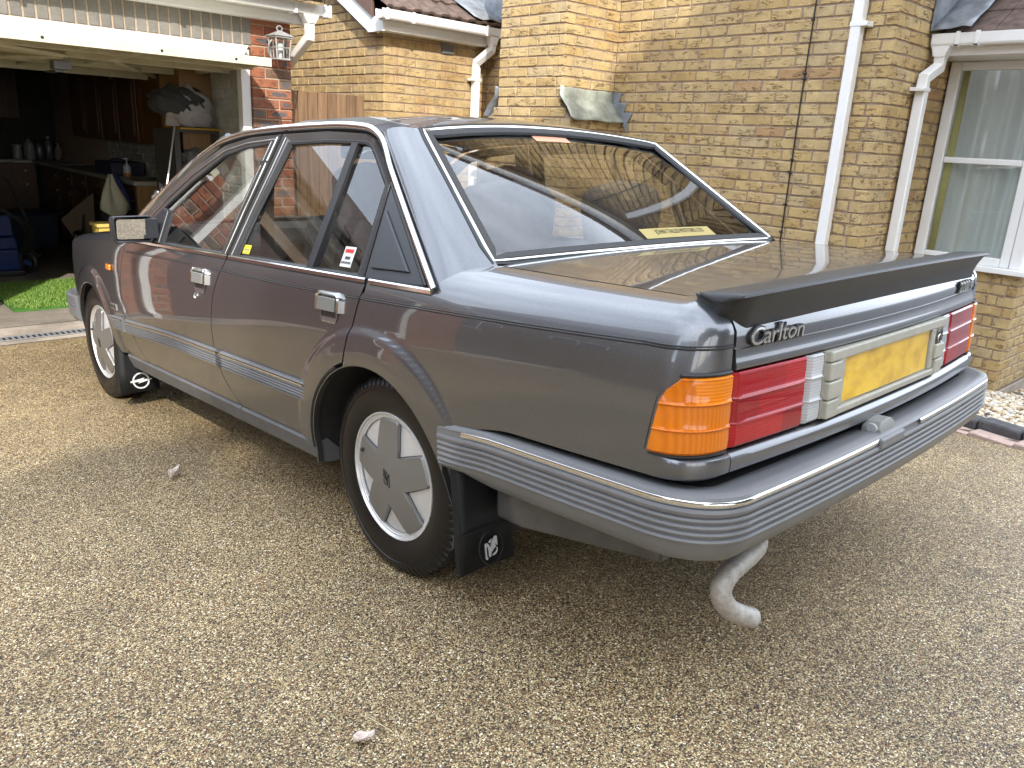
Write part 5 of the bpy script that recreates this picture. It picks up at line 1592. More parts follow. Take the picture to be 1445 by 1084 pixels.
# ---- screens and rear window
def wgrid(top, bot, n, m, bulge=0.0, inset=0.0):
    rows = []
    for j in range(m):
        t = j / (m - 1)
        rows.append([tuple(np.array(a) * (1 - t) + np.array(b) * t + np.array([0, -1, .8]) * bulge * math.sin(math.pi * t)) for a, b in zip(top, bot)])
    return rows
us = np.linspace(-1, 1, 25)
rw_t = [(.563 * u, .128 + .066 * (1 - u * u), 1.296 + .034 * (1 - u * u)) for u in us]
rw_b = [(.692 * u, -.322 - .030 * (1 - u * u), .957 + .010 * (1 - u * u)) for u in us]
RWG = wgrid(rw_t, rw_b, 25, 13, .006)
RWI = [[(p[0], p[1] + .008, p[2] - .008) for p in r] for r in RWG]
rwin = cb_(MB().grid(RWI), 'rear_window', M['glass'], smooth=60)
edge = [p for p in rw_t] + [tuple(np.array(rw_t[-1]) * (1 - t) + np.array(rw_b[-1]) * t) for t in np.linspace(0, 1, 12)[1:]] + rw_b[::-1][1:] + [tuple(np.array(rw_b[0]) * (1 - t) + np.array(rw_t[0]) * t) for t in np.linspace(0, 1, 12)[1:-1]]
EP = np.array(edge)
ET = np.roll(EP, -1, 0) - np.roll(EP, 1, 0)
ET /= np.linalg.norm(ET, axis=1)[:, None]
EO = np.cross(ET, np.array([0, -.602, .799]))
if ((EP - EP.mean(0)) * EO).sum() < 0: EO = -EO
def grow(w, dn): return [tuple(p + o * w + np.array([0, -.602, .799]) * dn) for p, o in zip(EP, EO)]
rub = MB().grid([grow(-.030, -.004), grow(-.026, .003), grow(-.012, .005), grow(-.004, .004), grow(-.003, -.006)], closeu=True)
rub.grid([grow(.012, .004), grow(.014, .006), grow(.021, .004), grow(.024, -.006)], closeu=True)
rub.build('window_rubber', M['rubber'], rwin, smooth=40)
MB().grid([grow(.0045 - .0066 * math.cos(a), .001 + .0068 * math.sin(a)) for a in np.linspace(0, math.pi, 11)], closeu=True).build('window_chrome', M['chrome'], rwin, smooth=50)
def on_rw(s, t, d=.0):
    """point on the rear window: s 0..1 left to right, t 0..1 top to bottom"""
    u = 2 * s - 1
    a = np.array([.563 * u, .128 + .066 * (1 - u * u), 1.296 + .034 * (1 - u * u)]); b = np.array([.692 * u, -.322 - .030 * (1 - u * u), .957 + .010 * (1 - u * u)])
    p = a * (1 - t) + b * t + np.array([0, -1, .8]) * .006 * math.sin(math.pi * t)
    return Vector(p) + Vector((0, .008 - .6 * d, -.008 + .8 * d))
def rw_patch(s0, s1, t0, t1, name, mat, parent, d=.001):
    return MB().grid([[on_rw(s, t, d) for s in np.linspace(s0, s1, 9)] for t in (t0, t1)]).build(name, mat, parent, smooth=60)
dlr = rw_patch(.475, .765, .862, .935, 'dealer_sticker', simple('gold_sticker', (.36, .28, .085), .5), rwin)
text('JOHN TALLIS MOTORS LTD', .02, lambda u, v, d: on_rw(.525 + u * .70, .905 - v * 2.3, .0015 + d), simple('sticker_ink', (.035, .03, .015), .6), 'sticker_text', dlr, depth=.0004, fit=.29, bold=.0)
rw_patch(.435, .585, .045, .098, 'orange_sticker', simple('orange_sticker', (.72, .33, .20), .5), rwin)
ws_t = [(.57 * u, 1.36 + .05 * (1 - u * u), 1.30 + .04 * (1 - u * u)) for u in us]
ws_b = [(.735 * u, 2.03 + .10 * (1 - u * u), .918 + .03 * (1 - u * u)) for u in us]
wsn = cb_(MB().grid(wgrid(ws_t, ws_b, 25, 9)), 'windscreen', M['glass'], smooth=60)
for s in (-1, 1):
    MB().tube([(s * .600, 1.375, 1.315), (s * .655, 1.60, 1.215), (s * .705, 1.82, 1.09), (s * .765, 2.03, .945), (s * .80, 2.10, .89)], .022, n=8).build('screen_pillar', M['paint'], car)
    MB().tube([(s * .735, 2.03, .92), (s * .57, 1.365, 1.30)], .012, n=6).build('screen_rubber', M['rubber'], wsn)
MB().tube(ws_b, .014, n=6).tube(ws_t, .014, n=6).build('screen_rubber', M['rubber'], wsn)
aer = MB().lathe([(0, .0001), (0, .02), (.006, .018), (.010, .008), (.010, .0001)], 14, axis='z', M=Matrix.Translation((-.10, .50, 1.378)) @ Matrix.Diagonal((1.8, 1, .5, 1))).build('roof_plug', M['chrome_dull'], car)
# shell behind the shut lines
isx = MB()
for s in (-1, 1):
    isx.box((s * .74, .46, .27), (s * .785, 2.24, .86)).box((s * .55, -.36, .42), (s * .60, .46, .9)).box((s * .70, -.36, .68), (s * .76, .46, .855)).box((s * .70, -.86, .42), (s * .74, -.40, .84))
    isx.box((s * .52, 2.25, .3), (s * .58, 3.3, .78)).box((s * .62, 2.25, .68), (s * .70, 3.3, .78))
isx.box((-.60, -.45, .26), (.60, 3.2, .31)).box((-.72, .45, .245), (.72, 2.25, .275)).box((-.74, -.98, .42), (.74, -.965, .80)).box((-.68, -.95, .92), (.68, -.36, .925)).box((-.7, 2.1, .3), (.7, 2.14, .88))
isx.box((-.60, -.80, .32), (.60, -.42, .42))
cb_(isx, 'floor_pan', simple('underbody_black', (.012, .012, .012), .7), smooth=0)
cb_(MB().prism([(-.765, -.41), (-.765, -.506), (-.66, -.862), (.66, -.862), (.765, -.506), (.765, -.41)], .298, .46, lambda u, v, d: (u, v, d)), 'rear_valance', simple('grey_underbody_paint', (.06, .058, .056), .3, noise=.3, nscale=12, coat=.5), smooth=0, bevel=.012)
# ---- cabin
cab = empty('cabin', parent=car)
MB().prism([(-.335, .925), (.10, .945), (.10, .90), (-.335, .88)], -.66, .66, lambda u, v, d: (d, u, v)).build('parcel_shelf', M['seat'], cab, smooth=0, bevel=.01)
def rbox(name, mat, a, b, bev, parent=cab, rot=None, piv=None):
    o = MB().box(a, b).build(name, mat, parent, smooth=40, bevel=bev, bseg=4)
    if rot:
        o.matrix_local = Matrix.Translation(piv) @ Matrix.Rotation(rot, 4, 'X') @ Matrix.Translation(-Vector(piv))
    return o
def headrest(x, y, z, w, h, parent):
    """soft shell with two shoulders"""
    rows = []
    for v in np.linspace(0, 1, 12):
        r = []
        for a in np.linspace(0, 2 * math.pi, 28, endpoint=False):
            ca, sa = math.cos(a), math.sin(a)
            ex = .55
            sx_ = math.copysign(abs(ca) ** ex, ca); sy_ = math.copysign(abs(sa) ** ex, sa)
            k = (1 - (max(v - .62, 0) / .38) ** 2.4) ** .5 if v > .62 else (1 - .12 * (1 - v / .62) ** 2)
            dip = .075 * h * math.exp(-(sx_ / .45) ** 2) * sstep(.5, 1, v)
            r.append((x + sx_ * w * max(k, .02), y + sy_ * .052 * (.55 + .45 * k), z + v * h - dip))
        rows.append(r)
    return MB().grid(rows, closeu=True).build('headrest', M['seat'], parent, smooth=70)
for s in (-1, 1): headrest(s * .295, .06, .945, .205, .215, cab)
rbox('rear_bench', M['seat'], (-.64, .02, .45), (.64, .16, .95), .05)
rbox('rear_bench', M['seat'], (-.64, .1, .40), (.64, .62, .56), .06)
for s in (-1, 1):
    rbox('front_seat', M['seat'], (s * .36 - .25, .80, .48), (s * .36 + .25, .95, 1.06), .06, rot=R(14), piv=(0, .95, .5))
    rbox('front_seat', M['seat'], (s * .36 - .25, .92, .42), (s * .36 + .25, 1.42, .56), .06)
    headrest(s * .36, .755, 1.02, .14, .20, cab)
MB().prism([(1.62, .60), (1.60, .86), (1.66, .93), (1.80, .955), (2.06, .93), (2.06, .6)], -.68, .68, lambda u, v, d: (d, u, v)).build('dashboard', M['dash'], cab, smooth=0, bevel=.02)
MB().prism([(1.58, .86), (1.62, .99), (1.78, .985), (1.82, .93)], .18, .54, lambda u, v, d: (d, u, v)).build('instrument_cowl', M['dash'], cab, smooth=0, bevel=.02)
st_ = MB()
Ms = Matrix.Translation((.36, 1.43, .90)) @ Matrix.Rotation(R(62), 4, 'X')
st_.tube([Ms @ Vector((.19 * math.cos(a), .19 * math.sin(a), 0)) for a in np.linspace(0, 2 * math.pi, 40, endpoint=False)], .014, n=8, closed=True)
st_.tube([Ms @ Vector((-.18, 0, 0)), Ms @ Vector((0, -.02, -.03)), Ms @ Vector((.18, 0, 0))], .016, n=6)
st_.build('steering_wheel', M['black'], cab)
MB().box((-.125, 1.30, 1.245), (.125, 1.325, 1.305)).build('rear_view_mirror', M['black'], cab, smooth=0, bevel=.012)
MB().box((-.115, 1.297, 1.252), (.115, 1.300, 1.298)).build('mirror_face', M['mirror'], cab, smooth=0)
MB().prism([(.22, 1.30), (.5, 1.345), (.9, 1.352), (1.3, 1.325), (1.3, 1.335), (.9, 1.365), (.5, 1.36), (.22, 1.315)], -.52, .52, lambda u, v, d: (d, u, v)).build('headlining', simple('pale_headlining', (.30, .29, .27), .9), cab, smooth=0)
for s in (-1, 1):
    MB().tube([(s * .655, .955, 1.22), (s * .675, .95, 1.0), (s * .69, .96, .7)], 1.0, sec=[(-.03, -.012), (.03, -.012), (.03, .012), (-.03, .012)], up=(1, 0, .2)).build('centre_pillar', M['dash'], cab, smooth=0)

# ---- wheels
def wheel(x, y, face):
    root = empty('wheel', parent=car)
    root.location = (x, y, .305)
    ty = MB()
    prof = [(.060, .190), (.083, .196), (.0915, .212), (.0935, .235), (.0925, .252), (.0905, .262), (.0925, .2635), (.0900, .279), (.0845, .291), (.0780, .2985), (.0745, .3035), (.0520, .3055), (.0505, .299), (.0455, .299), (.0440, .306), (.012, .3065), (.0105, .299), (-.0105, .299), (-.012, .3065), (-.044, .306), (-.0455, .299), (-.0505, .299), (-.052, .3055), (-.0745, .3035), (-.078, .2985), (-.0845, .291), (-.0935, .235), (-.083, .196), (-.06, .19)]
    n = 304
    def mod(a, r, j):
        if r > .275 and abs(a) > .040: return r - ((.008 if r > .285 else .003) if j % 4 == 0 else 0)
        if r > .30 and j % 4 == 0: return r - .004
        return r
    def flat(a, r, j):
        rr = mod(a, r, j)
        t = 2 * math.pi * j / n
        return rr
    ty.lathe(prof, n, mod=flat)
    v = []
    for p in ty.v:
        z = p[2]
        if z < -.290: z = -.290 + (z + .290) * .75          # flattened where it carries the car
        v.append((p[0] + (.006 * math.copysign(1, p[0]) * max(0, (-z - .2) / .1) if abs(p[0]) > .06 else 0), p[1], z))
    ty.v = v
    # axis order of lathe: (along x, cos, sin)
    ty.build('tyre', M['tyre'], root, smooth=28)
    ri = MB().lathe([(.050, .170), (.060, .187), (.074, .190), (.0835, .1965), (.0865, .1955), (.0865, .1925), (.080, .1885), (.0795, .183), (.0760, .1805)], 72)
    ri.build('rim', M['alloy'], root, smooth=40)
    dome = lambda r: .0735 + .021 * (1 - (r / .182) ** 2)
    cv = MB().lathe([(dome(r) - .004, max(r, .0001)) for r in np.linspace(.1815, 0, 10)], 72)
    cv.build('wheel_cover', M['alloy'], root, smooth=60)
    MB().lathe([(.0725, .1835), (.0765, .1835), (.078, .180), (.0765, .1765), (.0735, .176)], 72).build('cover_rim', M['alloy'], root, smooth=50)
    # five-armed star
    pts = []
    for k in range(5):
        a = R(92 + 72 * k)
        hw_i, hw_o = .050, .0455
        def P(r, w): return (r * math.cos(a) - w * math.sin(a), r * math.sin(a) + w * math.cos(a))
        an = a + R(36)
        pts += [P(.1745, -hw_o + .004), P(.1775, 0), P(.1745, hw_o - .004), P(.168, hw_o)]
        pts += [P(.090, hw_i), ]
        pts += [(.0835 * math.cos(an), .0835 * math.sin(an))]
        a2 = R(92 + 72 * (k + 1))
        pts += [(.090 * math.cos(a2) + hw_i * math.sin(a2), .090 * math.sin(a2) - hw_i * math.cos(a2)), (.168 * math.cos(a2) + hw_o * math.sin(a2), .168 * math.sin(a2) - hw_o * math.cos(a2))]
    def reach(th, P_):
        best = 0
        dx, dy = math.cos(th), math.sin(th)
        for (x1, y1), (x2, y2) in zip(P_, P_[1:] + P_[:1]):
            ex_, ey = x2 - x1, y2 - y1
            den = dx * ey - dy * ex_
            if abs(den) < 1e-9: continue
            tt = (x1 * ey - y1 * ex_) / den; uu = (x1 * dy - y1 * dx) / den
            if tt > 0 and -1e-6 <= uu <= 1 + 1e-6: best = max(best, tt)
        return best
    ths = np.linspace(0, 2 * math.pi, 360, endpoint=False)
    RR = np.array([reach(t_, pts) for t_ in ths])
    RR = (np.roll(RR, 1) + 2 * RR + np.roll(RR, -1)) / 4
    def ring_(off, h): return [(dome(max(r_ + off, 0)) + h, (r_ + off) * math.cos(t_), (r_ + off) * math.sin(t_)) for r_, t_ in zip(RR, ths)]
    def inner(k, h): return [(dome(r_ * k) + h, r_ * k * math.cos(t_), r_ * k * math.sin(t_)) for r_, t_ in zip(RR, ths)]
    MB().grid([ring_(.0015, -.006), ring_(.001, .0035), ring_(-.004, .0085)] + [inner(k, .0085) for k in (.93, .8, .6, .4, .2, .01)], closeu=True).build('star', M['star'], root, smooth=32)
    MB().grid([ring_(.0062, -.0032), ring_(.0055, -.0026), ring_(.0, -.0026)], closeu=True).build('star_gap', M['rubber'], root, smooth=60)
    emblem([[( (p[0] - .5) * .031, (p[1] - .5) * .054) for p in q] for q in GRIF], lambda u, v, d: (dome(math.hypot(u, v)) + .0087 + d, u, v), M['rubber'], root, 0, .0008, 'griffin_emblem')
    MB().lathe([(.0, .0055), (.010, .0055), (.012, .004), (.012, .0001)], 12, M=Matrix.Translation((dome(.15) + .006, .1495 * math.cos(R(148 + 12)), .1495 * math.sin(R(148 + 12))))).build('valve_cap', M['black'], root)
    MB().lathe([(-.06, .18), (-.02, .17), (-.02, .0001)], 30).build('brake_drum', M['black'], root)
    if face < 0: root.rotation_euler = (0, 0, math.pi)
    return root
wheel(-.724, 0, -1); wheel(.724, 0, 1); wheel(-.722, 2.668, -1); wheel(.722, 2.668, 1)
cb_(MB().tube([(-.64, 0, .30), (.64, 0, .30)], .05, n=10).tube([(-.64, 2.668, .30), (.64, 2.668, .30)], .04, n=8), 'axle', M['black'])

# ---- mud flaps
def rear_flap():
    root = empty('rear_mud_flap', parent=car)
    rows = []
    for z, x0, x1, y in ((.47, -.838, -.60, -.335), (.40, -.846, -.62, -.352), (.33, -.854, -.655, -.366), (.27, -.858, -.675, -.376), (.152, -.864, -.676, -.392)):
        rows.append([(lerp(x0, x1, u), y + .006 * math.sin(u * 3.1), z + (.0 if z > .2 else -.004 * u)) for u in np.linspace(0, 1, 8)])
    MB().grid(rows).build('flap', M['flap'], root, smooth=40, solid=.008)
    rows2 = []
    for r in rows: rows2.append([r[0], (r[0][0] - .002, r[0][1] + .024, r[0][2])])
    MB().grid(rows2).build('flap_edge', M['flap'], root, smooth=0, solid=.004)
    MB().tube([(lerp(-.858, -.676, u), -.379 - .008, .262) for u in np.linspace(0, 1, 6)], .003, n=5).build('flap_crease', M['flap'], root)
    f = lambda u, v, d: (-.768 + u, -.3965 + .09 * 0 - d + (v) * .14, .207 + v)
    th = np.linspace(0, 2 * math.pi, 28, endpoint=False)
    MB().tube([f(.041 * math.cos(a), .046 * math.sin(a), .0) for a in th], .0022, n=5, closed=True).build('badge_ring', M['flap'], root)
    emblem([[((1 - p[0] - .5) * .044, (p[1] - .5) * .056) for p in q] for q in GRIF], f, simple('silver_emblem', (.42, .42, .42), .4, metal=.3), root, .0, .0025, 'griffin_emblem')
    return root
both(rear_flap)
def front_flap():
    root = empty('front_mud_flap', parent=car)
    rows = []
    for z, x0, x1, y in ((.42, -.828, -.70, 2.352), (.35, -.836, -.70, 2.338), (.27, -.845, -.68, 2.326), (.20, -.852, -.665, 2.318), (.094, -.856, -.664, 2.306)):
        rows.append([(lerp(x0, x1, u), y, z) for u in np.linspace(0, 1, 6)])
    MB().grid(rows).build('flap', M['flap'], root, smooth=40, solid=.008)
    MB().grid([[r[0], (r[0][0] - .002, r[0][1] + .045, r[0][2])] for r in rows]).build('flap_edge', M['flap'], root, smooth=0, solid=.004)
    MB().tube([(lerp(-.85, -.68, u), 2.316, .205) for u in np.linspace(0, 1, 6)], .0025, n=5).build('flap_crease', M['flap'], root)
    f = lambda u, v, d: (-.752 + u, 2.303 - d + v * .1, .152 + v)
    wm = simple('white_emblem', (.62, .62, .60), .4)
    e = MB().tube([f(.038 * math.cos(a), .038 * math.sin(a), .002) for a in np.linspace(0, 2 * math.pi, 32, endpoint=False)], .0042, n=6, closed=True)
    e.prism([(-.052, -.004), (-.004, -.004), (-.016, -.012), (.052, .000), (.052, .005), (.008, .005), (.018, .013), (-.052, .003)], 0, .004, f)
    e.build('flash_emblem', wm, root, smooth=30)
    return root
both(front_flap)
# ---- exhaust
ex = [(-.36, -.70, .345), (-.365, -.86, .342), (-.385, -.945, .338), (-.43, -.985, .334), (-.49, -.996, .330), (-.545, -.998, .326), (-.590, -.997, .313), (-.612, -.996, .287), (-.602, -.998, .254), (-.572, -1.001, .220), (-.536, -1.004, .192), (-.505, -1.006, .170)]
t = NT('rusty_aluminised_steel')
ps = t('TexCoord').outputs['Object']
n = t('TexNoise', {'Vector': ps, 'Scale': 55.0, 'Detail': 6, 'Roughness': .7}).outputs['Fac']
n2 = t('TexNoise', {'Vector': ps, 'Scale': 16.0, 'Detail': 3}).outputs['Fac']
c = t.mix(t('MapRange', {'Value': n2, 'From Min': .5, 'From Max': .8, 'To Max': .5}).outputs[0], t.ramp(n, [(.3, (.27, .25, .225)), (.55, (.42, .40, .365)), (.75, (.50, .48, .44))]), (.26, .19, .12, 1))
m_ = t.finish(t('BsdfPrincipled', {'Base Color': c, 'Roughness': .55, 'Metallic': .25, 'Normal': t('Bump', {'Height': n, 'Strength': .4, 'Distance': .002}).outputs[0]}).outputs[0])
ex = [(a, b, c - .016) for a, b, c in ex]
ex[-1] = (-.500, -1.022, .163); ex[-2] = (-.540, -1.008, .184)
for _ in range(4):                                     # corner cutting: an even bend
    q = [ex[0]]
    for a, b in zip(ex, ex[1:]): q += [tuple(np.array(a) * .75 + np.array(b) * .25), tuple(np.array(a) * .25 + np.array(b) * .75)]
    ex = q + [ex[-1]]
ex = polyline(ex, 70)
et = ex[-1] - ex[-2]
exo = MB().tube(ex, .0245, n=24, caps=False)
pipe = cb_(exo, 'exhaust_tailpipe', m_, smooth=60, fixn=False)
rim_ = MB().tube([ex[-1] - et * .02, ex[-1] + et * .01], 1.0, sec=[(.0245 * math.cos(a), .0245 * math.sin(a)) for a in np.linspace(0, 2 * math.pi, 24, endpoint=False)], caps=False)
rim_.tube(ex[::-1][:25], .0222, n=24, caps=False)
rim_.build('sooty_bore', simple('soot', (.012, .011, .010), .9), pipe, smooth=60)
# ================================================================ in and in front of the garage
FZ = lev + .004
drain = tag(empty('drain_channel', (-.3, 4.25, lev)), 'narrow galvanised drain grating across the front of the garage', 'drain')
M['galv'] = simple('galvanised_grating', (.46, .46, .46), .4, metal=.6, noise=.15, nscale=30)
MB().box((-2, -.055, .0025), (1.4, .055, .0032)).build('channel', M['dark'], drain, smooth=0)
gr = MB()
for s in (-1, 1): gr.box((-2, s * .052 - .006, .0035), (1.4, s * .052 + .006, .0085))
for i in range(96):
    x = -2 + i * .0355
    gr.box((x, -.046, .0035), (x + .017, .046, .0075))
gr.build('grating', M['galv'], drain, smooth=0)

mat_ = tag(empty('grass_mat', (-.10, 5.68, FZ)), 'bright green artificial grass mat on the concrete garage floor', 'mat')
MB().box((-.70, -.60, 0), (.78, .62, .012)).build('mat_base', simple('mat_backing', (.05, .16, .02), .9), mat_, smooth=0)
v, f, tn = [], [], []
for _ in range(26000):
    x, y = random.uniform(-.70, .78), random.uniform(-.60, .62)
    if x < -.60 and y < -.45 and (x + .70) + (y + .60) < .13: continue
    a = random.uniform(0, 6.283); l = random.uniform(.012, .030); w = .0025
    dx, dy = math.cos(a), math.sin(a)
    lean = random.uniform(.3, 1.0) * l
    n = len(v)
    v += [(x - dy * w, y + dx * w, .012), (x + dy * w, y - dx * w, .012), (x + dx * lean, y + dy * lean, .012 + l * .8)]
    f.append((n, n + 1, n + 2)); tn.append(random.random())
me = bpy.data.meshes.new('grass_blades'); me.from_pydata(v, [], f)
at = me.attributes.new('tone', 'FLOAT', 'FACE'); at.data.foreach_set('value', tn)
t = NT('artificial_grass')
c = t.ramp(t('Attribute', attribute_name='tone').outputs['Fac'], [(0, (.085, .17, .02)), (.5, (.16, .29, .04)), (.85, (.25, .37, .07)), (1, (.36, .42, .15))])
gm = t.finish(t('BsdfPrincipled', {'Base Color': c, 'Roughness': .5}).outputs[0])
tag(link('grass_blades', me, gm, mat_), kind='stuff')

# kitchen units along the right wall and the back
def unit_front(parent, Mx, w, h, nm='cupboard_door'):
    """panelled front in the local x-z plane, facing -y"""
    mb = MB().obox(Mx, (0, 0, 0), (w, -.018, h))
    o = mb.build(nm, M['oak'], parent, smooth=0, bevel=.003)
    fr = MB()
    b = .055 if h > .3 else .03
    fr.obox(Mx, (b, -.0185, b), (w - b, -.0215, h - b))
    if h > .3: fr.prism([(b + .02 + (w - 2 * b - .04) * t, h - b - .03 - .05 * abs(2 * t - 1) ** 2) for t in np.linspace(0, 1, 9)] + [(w - b - .02, b + .02), (b + .02, b + .02)], -.022, -.027, lambda u, v, d: Mx @ Vector((u, d, v)))
    fr.build('raised_panel', M['oak'], o, smooth=0, bevel=.004)
    MB().lathe([(0, .0001), (0, .006), (.010, .006), (.014, .014), (.022, .013), (.025, .0001)], 12, M=Mx @ Matrix.Translation((w * .85, -.018, h * .9 if h > .3 else h * .5)) @ Matrix.Rotation(R(-90), 4, 'Z')).build('knob', simple('brass_knob', (.35, .22, .08), .3, metal=1), o)
    return o
FX = .455
bu = tag(empty('base_units', (.6, 7, FZ)), 'oak kitchen base units with pale worktop along the right garage wall', 'kitchen units')
def P_(mb, nm, mat, par, **k): o = mb.build(nm, mat, par, **k); o.location = -par.location; return o
P_(MB().box((FX + .02, 6.0, FZ), (.83, 9.5, .70)), 'carcass', M['oak'], bu, smooth=0)
P_(MB().box((FX, 5.975, FZ + .08), (.83, 5.998, .702)), 'end_panel', M['oak_light'], bu, smooth=0, bevel=.002)
P_(MB().box((FX - .035, 5.94, .704), (.835, 9.62, .742)), 'worktop', M['worktop'], bu, smooth=0, bevel=.006)
hold = empty('fronts', parent=bu); hold.location = -bu.location
bpy.data.objects.remove(hold)
for i in range(6):
    y1 = 6.52 + i * .52
    Mx = Matrix.Translation(Vector((FX + .018, y1, FZ + .10)) - bu.location) @ Matrix.Rotation(R(-90), 4, 'Z')
    if i == 0:
        for k in range(3): unit_front(bu, Mx @ Matrix.Translation((0, 0, k * .255)), .51, .245, 'drawer_front')
    else:
        unit_front(bu, Mx, .51, .58); unit_front(bu, Mx @ Matrix.Translation((0, 0, .60)), .51, .17, 'drawer_front')
bk = tag(empty('back_units', (-.4, 9.7, FZ)), 'oak kitchen base units with pale worktop across the back of the garage', 'kitchen units')
P_(MB().box((-1.5, 9.66, FZ), (.455, 10.14, .70)), 'carcass', M['oak'], bk, smooth=0)
P_(MB().box((-1.51, 9.60, .704), (.418, 10.14, .742)), 'worktop', M['worktop'], bk, smooth=0, bevel=.006)
for i in range(4):
    Mx = Matrix.Translation(Vector((-1.5 + i * .48, 9.66, FZ + .10)) - bk.location)
    unit_front(bk, Mx, .47, .58); unit_front(bk, Mx @ Matrix.Translation((0, 0, .60)), .47, .17, 'drawer_front')
wu = tag(empty('wall_cupboards', (.7, 6.6, 1.4)), 'row of oak wall cupboards on the right garage wall above the worktop', 'cupboard')
P_(MB().box((.585, 5.62, 1.07), (.835, 8.3, 1.72)), 'carcass', M['oak'], wu, smooth=0)
P_(MB().box((.57, 5.10, 1.06), (.835, 5.55, 1.70)), 'end_cupboard', M['oak_light'], wu, smooth=0, bevel=.004)
for i in range(5):
    Mx = Matrix.Translation(Vector((.583, 6.16 + i * .53, 1.08)) - wu.location) @ Matrix.Rotation(R(-90 + (18 if i == 0 else 0)), 4, 'Z')
    unit_front(wu, Mx, .52, .63)
wl_ = tag(empty('wall_cupboard', (-.2, 9.9, 1.5)), 'oak wall cupboard on the back wall above the bottles', 'cupboard')
P_(MB().box((-1.0, 9.85, 1.22), (.40, 10.14, 1.95)), 'carcass', M['oak'], wl_, smooth=0)
for i in range(2): unit_front(wl_, Matrix.Translation(Vector((-.55 + i * .475, 9.85, 1.23)) - wl_.location), .465, .71)
# bottles on the back worktop
bm_ = [simple('white_bottle', (.26, .26, .25), .4), simple('clear_bottle', (.10, .11, .115), .2), simple('cream_tub', (.20, .18, .13), .5)]
def bottle(x, y, z, r, h, m, lab, capm=None, neck=.4):
    t_ = tag(empty('bottle', (x, y, z)), lab, 'bottle', 'bottles on the back worktop')
    MB().lathe([(0, .0001), (0, r * .95), (.006, r), (h * .62, r), (h * .74, r * .85), (h * .84, r * neck), (h * .9, r * neck), (h * .9, .0001)], 18, axis='z').build('bottle_body', m, t_, smooth=50)
    MB().lathe([(h * .9, r * neck * 1.15), (h, r * neck * 1.1), (h, .0001)], 14, axis='z').build('bottle_cap', capm or M['black'], t_, smooth=40)
    return t_
bottle(.30, 9.75, .742, .052, .17, bm_[0], 'squat white tub at the left of the bottles on the back worktop', bm_[0], .95)
bottle(.42, 9.70, .742, .060, .27, bm_[0], 'large white bottle second from the left on the back worktop')
bottle(.55, 9.78, .742, .050, .24, bm_[1], 'dark clear bottle in the middle of the back worktop')
bottle(.66, 9.80, .742, .050, .28, bm_[1], 'tallest clear bottle with a pale cap on the back worktop', bm_[0])
bottle(.77, 9.82, .742, .045, .20, bm_[2], 'cream bottle at the right of the bottles in the back corner', bm_[2])
t_ = tag(empty('soap_dispenser', (.585, 6.62, .742)), 'clear pump soap bottle standing on the right worktop', 'bottle')
MB().lathe([(0, .0001), (0, .036), (.09, .038), (.105, .03), (.115, .014), (.125, .014), (.125, .0001)], 20, axis='z').build('bottle_body', simple('soap_bottle', (.50, .52, .54), .25), t_, smooth=50)
MB().lathe([(0, .0001), (0, .036), (.035, .037), (.0351, .0001)], 20, axis='z', M=Matrix.Diagonal((1.03, 1.03, 1, 1))).build('label_band', simple('orange_label', (.5, .22, .05), .5), t_, smooth=0)
MB().lathe([(.125, .006), (.165, .006), (.165, .0001)], 10, axis='z').box((-.03, -.006, .165), (.01, .006, .175)).build('pump', simple('white_pump', (.6, .6, .6), .4), t_, smooth=30)
cr_ = tag(MB().box((.47, 6.72, .742), (.78, 7.25, .87)).box((.49, 6.74, .872), (.60, 6.84, .90)).build('crate', simple('navy_crate', (.025, .028, .06), .6, noise=.3), None, smooth=0, bevel=.012), 'dark navy storage crate on the right-hand worktop', 'crate')
pl_ = tag(MB().lathe([(0, .0001), (0, .10), (.012, .15), (.016, .152), (.012, .14), (.006, .0001)], 24, axis='z', M=Matrix.Translation((.60, 8.55, .742))).build('plate', bm_[0], None), 'pale shallow dish on the corner of the worktop', 'dish')

# open shelf tower with a bundle on top
sh_ = tag(empty('shelf_tower', (.65, 5.15, FZ)), 'dark open shelf unit beside the white painted garage wall', 'shelving')
MS = simple('dark_shelf', (.055, .05, .045), .6)
s_ = MB().box((.455, 4.98, FZ), (.50, 5.45, 1.222)).box((.80, 4.98, FZ), (.832, 5.45, 1.222)).box((.50, 5.43, FZ), (.80, 5.45, 1.22))
P_(s_, 'frame', MS, sh_, smooth=0)
for z in (.05, .45, .85, 1.20): P_(MB().box((.501, 4.985, z), (.799, 5.428, z + .022)), 'shelf', MS, sh_, smooth=0, bevel=.002)
tag(MB().box((.49, 4.93, 1.2235), (.83, 5.30, 1.238)).build('yellow_board', simple('yellow_board', (.42, .24, .025), .5), None, smooth=0, bevel=.003), 'yellow board under the grey bundle on the shelf unit', 'board')
def lump(name, c, s, mat, seed, label, cat, amp=.12, fr=7.0, cut=True):
    bm = bmesh.new(); bmesh.ops.create_icosphere(bm, subdivisions=4, radius=1.0)
    for v in bm.verts:
        p = v.co.copy()
        n = math.sin(p.x * fr + seed) * math.sin(p.y * fr * .9 + 2 * seed) + .5 * math.sin(p.z * fr * 1.7 + p.x * fr * 1.3 + seed * 3) + .35 * math.sin(p.x * fr * 2.7 + p.z * fr * 2.2)
        v.co = p * (1 + amp * n)
        if cut and v.co.z < -.55: v.co.z = -.55
    me = bpy.data.meshes.new(name); bm.to_mesh(me); bm.free(); me.shade_smooth()
    o = link(name, me, mat); o.location = c; o.scale = s
    return tag(o, label, cat)
lump('cloth_bundle', (.64, 5.12, 1.355), (.20, .17, .205), simple('pale_cloth', (.36, .34, .34), .9, noise=.15, nscale=8), 1.3, 'pale crumpled cloth bundle on the yellow board in the garage', 'cloth')
